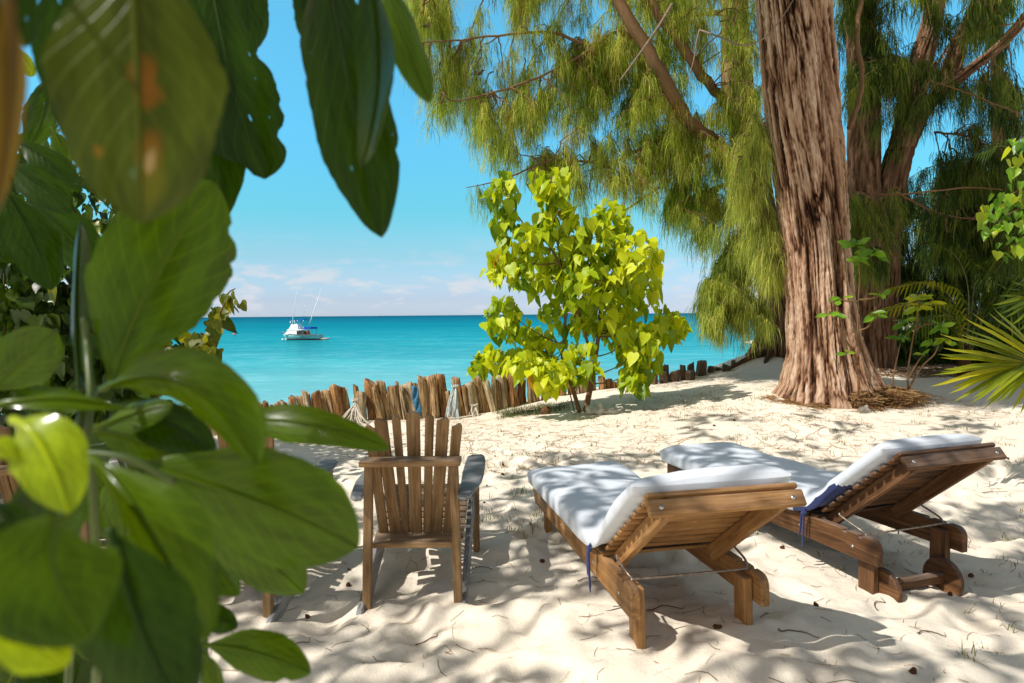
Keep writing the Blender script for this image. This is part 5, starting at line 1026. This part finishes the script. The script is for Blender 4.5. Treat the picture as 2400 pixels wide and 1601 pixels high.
# ------------------------------------------------------------------ birds, stones, coconut, litter
BIRD = mat_plain('brown_feathers', (.07, .05, .04), .8, .2, 0, .3)
for (px, py, d, lb) in [(1001, 68, 10.15, 'tiny brown bird perched on the highest left twig of the casuarina'), (1122, 180, 10.35, 'tiny dark bird perched on the lower twig over the sea')]:
    p = at(px, py, d); b = empty('bird', tuple(p)); tag(b, lb, 'bird', 'birds perched in the casuarina')
    m = MB(); sec = [(-.055, .012, 0), (-.03, .022, .004), (0, .029, .008), (.03, .026, .02), (.05, .02, .04), (.065, .018, .055), (.08, .008, .056), (.095, .002, .054)]
    tube(m, [(x, 0, z + .04) for x, r, z in sec], [r for x, r, z in sec], 12); m.build('body', BIRD, b)
    m = MB(); board(m, (-.05, 0, .04), (-.115, 0, .025), .022, .005, (0, 0, 1), .001); m.build('tail', BIRD, b, False)
    m = MB(); tube(m, [(.09, 0, .094), (.112, 0, .091)], [.005, .001], 6); m.build('beak', BD, b)
    for s in (-1, 1): m = MB(); tube(m, [(0, s * .01, .03), (.005, s * .01, -.005)], .002, 5); m.build('leg', BD, b)
STONE = mat_plain('coral_stone', (.55, .50, .43), .95, .1, 0, .25, 25, .6)
for i, (px, py, d, r, lb) in enumerate([(1388, 968, 9.0, (.09, .08, .075), 'white coral stone nearest the young tree stem'), (1407, 972, 8.95, (.08, .07, .09), 'upright white coral stone in the middle of the row beside the young tree'), (1432, 974, 8.9, (.10, .08, .05), 'low flat white coral stone, right of the upright one'), (1452, 971, 8.95, (.07, .06, .055), 'small white coral stone at the right end of the row'), (2026, 943, 8.2, (.07, .06, .055), 'white stone in the brown needles at the foot of the huge trunk')]):
    p = at(px, py, d); m = MB(); ellipsoid(m, (0, 0, 0), r, 20, 14, .45, i + 3); o = m.build('stone', STONE); o.location = (p[0], p[1], gz(p[0], p[1]) + r[2] * .4); o.rotation_euler = (0, 0, i * 1.3); tag(o, lb, 'stone')
p = at(1280, 962, 9.4); m = MB(); ellipsoid(m, (0, 0, 0), (.075, .065, .065), 16, 12, .1, 5); o = m.build('coconut', mat_plain('coconut_husk', (.13, .065, .035), .9, .1, 0, .4, 30, .4)); o.location = (p[0], p[1], gz(p[0], p[1]) + .045); tag(o, 'round brown coconut on the grassy sand left of the young tree', 'coconut')
# fallen cones and twigs
rG = np.random.default_rng(707); CONE = mat_plain('cone_brown', (.10, .045, .022), .9, .1, 0, .4, 40, .5)
def conemesh():
    m = MB(); ellipsoid(m, (0, 0, 0), (.016, .012, .012), 10, 8, .35, 2); return m
c0 = conemesh().build('fallen_cone', CONE); first = True
for k in range(52):
    x, y = rG.uniform(-1.6, 4.6), rG.uniform(2.45, 8.0); o = c0 if first else c0.copy()
    if not first: COL.objects.link(o)
    first = False; o.location = (x, y, gz(x, y) + .006); s = rG.uniform(.55, 1.15); o.scale = (s, s, s); o.rotation_euler = (0, 0, rG.uniform(0, 6)); tag(o, 'small brown cone lying on the sand', 'cone', 'fallen cones scattered on the sand')
for k, (px, py, L, a) in enumerate([(1360, 1165, .22, -.5), (1385, 1385, .16, .1), (1560, 1470, .2, .05), (1790, 1500, .14, 1.2), (2370, 1280, .3, .15), (1000, 1480, .12, .5), (2330, 1190, .25, .2), (700, 1500, .15, 1.0), (1130, 1330, .15, -.4), (2060, 1440, .14, .9), (1870, 1560, .18, -.2), (2180, 1530, .2, .4)]):
    d = 1.5 * F / (py - 737); p = at(px, py, d); mm = MB(); n = 12; t = np.linspace(-.5, .5, n); P = np.c_[p[0] + L * t * math.cos(a) + .02 * np.sin(t * 7), p[1] + L * t * math.sin(a) + .015 * np.cos(t * 9), np.zeros(n)]
    P[:, 2] = sand_z(P[:, 0], P[:, 1]) + .006
    if k == 0: continue
    o = tube(mm, P, np.linspace(.003, .0012, n), 6).build('twig', CONE); tag(o, 'short dark twig lying on the sand', 'twig', 'fallen twigs on the sand')
# needle litter: thin curved needles all over, thick at the foot of the trunk
def litter(x, y, L, rng, r=.0011, lift=.004):
    N = len(x); a = rng.uniform(0, 2 * np.pi, N); bnd = rng.normal(0, .5, N); t = np.array([-.5, -.17, .17, .5])
    X = x[:, None] + L[:, None] * (t[None] * np.cos(a)[:, None] - bnd[:, None] * t[None] ** 2 * np.sin(a)[:, None]); Y = y[:, None] + L[:, None] * (t[None] * np.sin(a)[:, None] + bnd[:, None] * t[None] ** 2 * np.cos(a)[:, None])
    Z = sand_z(X.ravel(), Y.ravel()).reshape(N, 4) + lift; P = np.stack([X, Y, Z], -1); sd = np.stack([-np.sin(a), np.cos(a), np.zeros(N)], -1)[:, None] * r
    V = np.concatenate([P - sd, P + sd + np.array([0, 0, .0015])], 1); b = np.arange(N)[:, None] * 8; q = np.concatenate([b + np.array([[i, i + 1, i + 5, i + 4]]) for i in range(3)]); return V.reshape(-1, 3), q
LIT = mat_leaf('dry_needles', [(0, (.06, .03, .013)), (.5, (.29, .145, .06)), (1, (.55, .36, .17))], .1, None, .9, .1)
n = 2000; x = rG.uniform(-2.2, 5, n); y = 2.2 + 6.5 * rG.random(n) ** 1.2; V, q = litter(x, y, rG.uniform(.03, .13, n), rG, .0009); mb = MB().add(V, q, tone=np.repeat(np.clip(rG.normal(.3, .2, n), 0, 1), 8))
n = 9000; x = rG.uniform(-2, 9, n); y = rG.uniform(6.2, 12.5, n); mk = noise(x * .9, y * .9 + 30, seed=77) > .48; x, y = x[mk], y[mk]; V, q = litter(x, y, rG.uniform(.05, .2, len(x)), rG, .0022); mb.add(V, q, tone=np.repeat(np.clip(rG.normal(.6, .2, len(x)), 0, 1), 8))
n = 16000; x = rG.uniform(4.9, 12, n); y = rG.uniform(11.0, 17, n); V, q = litter(x, y, rG.uniform(.08, .3, n), rG, .007); mb.add(V, q, tone=np.repeat(np.clip(rG.normal(.3, .2, n), 0, 1), 8))
tag(mb.build('needle_litter', LIT), 'dry brown needles strewn over the sand', 'litter', kind='stuff')
mb = MB(); n = 26000; aa = rG.uniform(-2.9, .6, n); rr_ = .53 + np.abs(rG.normal(0, .15, n)); x = 4.25 + rr_ * np.cos(aa) * 1.12 + .16 * (np.cos(aa) > .3); y = 9.1 + rr_ * np.sin(aa) * .95
mk = noise(x * 2.5, y * 2.5, seed=5) > .30 + .55 * (rr_ - .6) - .25 * (np.cos(aa) > .2); x, y = x[mk], y[mk]
V, q = litter(x, y, rG.uniform(.05, .22, len(x)), rG, .0028, 0); up = rG.uniform(0, .22, len(x)) ** 1.15 * 1.2 * np.clip(1.25 - (np.hypot((x - 4.7) / 1.0, (y - 8.6)) / .9), .12, 1); V = V.reshape(-1, 8, 3); V[..., 2] += up[:, None]; mb.add(V.reshape(-1, 3), q, tone=np.repeat(np.clip(rG.normal(.68, .24, len(x)), 0, 1), 8))
tag(mb.build('needle_mound', LIT), 'heap of reddish brown needles round the foot of the huge trunk', 'litter', kind='stuff')
# sparse grass
GRASS = mat_leaf('beach_grass', [(0, (.05, .075, .015)), (.5, (.15, .17, .035)), (1, (.42, .34, .15))], .35, None, .6, .2)
def grass(mb, cx, cy, nb, rad, h, rng, tone):
    N = nb; x = cx + rng.normal(0, rad, N); y = cy + rng.normal(0, rad, N); z = sand_z(x, y) - .004; a = rng.uniform(0, 6.28, N); L = h * rng.uniform(.5, 1.2, N); ln = rng.uniform(.2, 1.0, N)
    o = np.c_[x, y, z]; d = np.c_[np.cos(a) * ln, np.sin(a) * ln, np.ones(N)]; d = nrm(d); sd = np.c_[-np.sin(a), np.cos(a), np.zeros(N)] * .0022
    m = o + d * (L * .55)[:, None]; e = m + (d * .5 + np.c_[np.cos(a), np.sin(a), -.2 * np.ones(N)] * .5) * (L * .5)[:, None]
    V = np.stack([o - sd, o + sd, m - sd * .8, m + sd * .8, e], 1); b = np.arange(N)[:, None] * 5; n0 = mb.n; mb.add(V.reshape(-1, 3), b + np.array([[0, 1, 3, 2]]), tone=np.repeat(np.clip(tone + rng.normal(0, .2, N), 0, 1), 5)); mb.f3.append(b + np.array([[2, 3, 4]]) + n0)
mb = MB()
for k in range(300):
    x, y = rG.uniform(-1.2, 5.5), rG.uniform(4.2, 8.2)
    if noise(x * .7, y * .7 + 9, seed=12)[()] < .42: continue
    grass(mb, x, y, rG.integers(4, 16), .03, rG.uniform(.03, .09), rG, rG.uniform(.3, .8))
for k in range(110): grass(mb, rG.uniform(1.8, 4.6), rG.uniform(2.6, 4.4), rG.integers(3, 10), .02, rG.uniform(.03, .08), rG, rG.uniform(.3, .7))
for k in range(60): grass(mb, rG.uniform(-.8, .3), rG.uniform(4.6, 7.2), rG.integers(5, 16), .04, rG.uniform(.04, .11), rG, rG.uniform(.2, .7))
for k in range(110):
    p = at(rG.uniform(1170, 1330), rG.uniform(925, 975), rG.uniform(9.4, 10.2)); grass(mb, p[0], p[1], 22, .07, rG.uniform(.05, .12), rG, rG.uniform(.1, .5))
for k in range(120):
    p = at(rG.uniform(1330, 1800), 960, rG.uniform(8.2, 9.8)); grass(mb, p[0], p[1], 12, .07, rG.uniform(.02, .06), rG, rG.uniform(.2, .7))
tag(mb.build('beach_grass', GRASS), 'sparse tufts of short grass on the sand', 'grass', kind='stuff')

# ------------------------------------------------------------------ sky, sun, camera
el = math.asin(SUN[2]); az = math.atan2(SUN[0], SUN[1])
w = bpy.data.worlds.new('World'); SC.world = w; w.use_nodes = True; nt = w.node_tree; nt.nodes.clear()
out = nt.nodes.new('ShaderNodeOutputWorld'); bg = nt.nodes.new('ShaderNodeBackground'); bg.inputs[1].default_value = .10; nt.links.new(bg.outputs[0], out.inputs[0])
sky = nt.nodes.new('ShaderNodeTexSky'); sky.sky_type = 'NISHITA'; sky.sun_disc = False; sky.sun_elevation = el; sky.sun_rotation = az; sky.air_density = 1.0; sky.dust_density = .6; sky.ozone_density = 1.0; sky.altitude = 0
tc = nt.nodes.new('ShaderNodeTexCoord'); sp = nt.nodes.new('ShaderNodeSeparateXYZ'); nt.links.new(tc.outputs['Generated'], sp.inputs[0])
def ramp_(fac, stops):
    o = nt.nodes.new('ShaderNodeValToRGB'); e = o.color_ramp.elements
    while len(e) > 1: e.remove(e[-1])
    e[0].position = stops[0][0]; e[0].color = (*stops[0][1], 1)
    for p_, c_ in stops[1:]: q_ = e.new(p_); q_.color = (*c_, 1)
    nt.links.new(fac, o.inputs[0]); return o.outputs[0]
def mixc(fac, a, b, mode):
    o = nt.nodes.new('ShaderNodeMix'); o.data_type = 'RGBA'; o.blend_type = mode
    for s_, v_ in ((o.inputs[0], fac), (o.inputs[6], a), (o.inputs[7], b)):
        if isinstance(v_, float): s_.default_value = v_
        elif isinstance(v_, tuple): s_.default_value = (*v_, 1)
        else: nt.links.new(v_, s_)
    return o.outputs[2]
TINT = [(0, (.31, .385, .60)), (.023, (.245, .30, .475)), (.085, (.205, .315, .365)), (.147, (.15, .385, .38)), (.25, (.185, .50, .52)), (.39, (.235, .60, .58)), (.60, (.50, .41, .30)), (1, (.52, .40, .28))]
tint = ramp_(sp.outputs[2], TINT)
warm_fill = ramp_(sp.outputs[2], [(0, (.36, .32, .29)), (.3, (.46, .37, .27)), (1, (.52, .40, .28))])
front = nt.nodes.new('ShaderNodeMapRange'); front.inputs[1].default_value = .15; front.inputs[2].default_value = .55; nt.links.new(sp.outputs[1], front.inputs[0])   # unseen sky behind and overhead is tinted warm to warm the shade
tint = mixc(front.outputs[0], warm_fill, tint, 'MIX')
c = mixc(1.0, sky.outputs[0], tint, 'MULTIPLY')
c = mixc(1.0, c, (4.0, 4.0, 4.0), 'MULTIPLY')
def wnoise(scale, loc, s_, det):
    m_ = nt.nodes.new('ShaderNodeMapping'); m_.inputs['Scale'].default_value = scale; m_.inputs['Location'].default_value = loc; nt.links.new(tc.outputs['Generated'], m_.inputs['Vector'])
    n_ = nt.nodes.new('ShaderNodeTexNoise'); n_.inputs['Scale'].default_value = s_; n_.inputs['Detail'].default_value = det; n_.inputs['Roughness'].default_value = .6; nt.links.new(m_.outputs[0], n_.inputs['Vector']); return n_.outputs['Fac']
def wmath(op, a, b):
    o = nt.nodes.new('ShaderNodeMath'); o.operation = op; o.use_clamp = True
    for s_, v_ in ((o.inputs[0], a), (o.inputs[1], b)):
        if isinstance(v_, float): s_.default_value = v_
        else: nt.links.new(v_, s_)
    return o.outputs[0]
g1 = lambda v: (v, v, v)
band = ramp_(sp.outputs[2], [(0, g1(0)), (.012, g1(.7)), (.03, g1(1)), (.055, g1(.8)), (.085, g1(.15)), (.13, g1(0))])
puff = ramp_(wnoise((1, 1, 3.2), (3.1, 1.7, .4), 15, 6), [(.50, g1(0)), (.62, g1(1))])
wisp = ramp_(wnoise((1, 1, 7), (1.2, 4.4, 2), 6, 5), [(.45, g1(0)), (.75, g1(.55))])
c = mixc(wmath('MULTIPLY', band, wisp), c, (5.6, 6.5, 7.6), 'MIX')
c = mixc(wmath('MULTIPLY', wmath('MULTIPLY', band, puff), .75), c, (7.7, 7.7, 8.0), 'MIX')
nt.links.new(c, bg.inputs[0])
sl = bpy.data.lights.new('sun', 'SUN'); sl.energy = 5.0; sl.angle = R(.53); sl.color = (1, .96, .895); so = bpy.data.objects.new('sun', sl); COL.objects.link(so)
so.rotation_euler = Vector((-SUN[0], -SUN[1], -SUN[2])).to_track_quat('-Z', 'Y').to_euler(); so.location = (-6, -4, 12)
cam = bpy.data.cameras.new('camera'); co = bpy.data.objects.new('camera', cam); COL.objects.link(co); SC.camera = co
cam.sensor_width = 36; cam.sensor_fit = 'HORIZONTAL'; cam.lens = 24.0; cam.clip_start = .05; cam.clip_end = 80000
co.matrix_world = Matrix.Translation((0, 0, CH)) @ (Matrix.Rotation(math.pi / 2 - PITCH, 4, 'X') @ Matrix.Rotation(-ROLL, 4, 'Z'))
cam.dof.use_dof = True; cam.dof.focus_distance = 7.0; cam.dof.aperture_fstop = 5.0
SC.view_settings.view_transform = 'Standard'; SC.view_settings.look = 'None'; SC.view_settings.exposure = 0; SC.view_settings.gamma = 1
SC.cycles.use_denoising = True; SC.cycles.max_bounces = 8; SC.cycles.diffuse_bounces = 4; SC.cycles.transmission_bounces = 6; SC.cycles.sample_clamp_indirect = 6
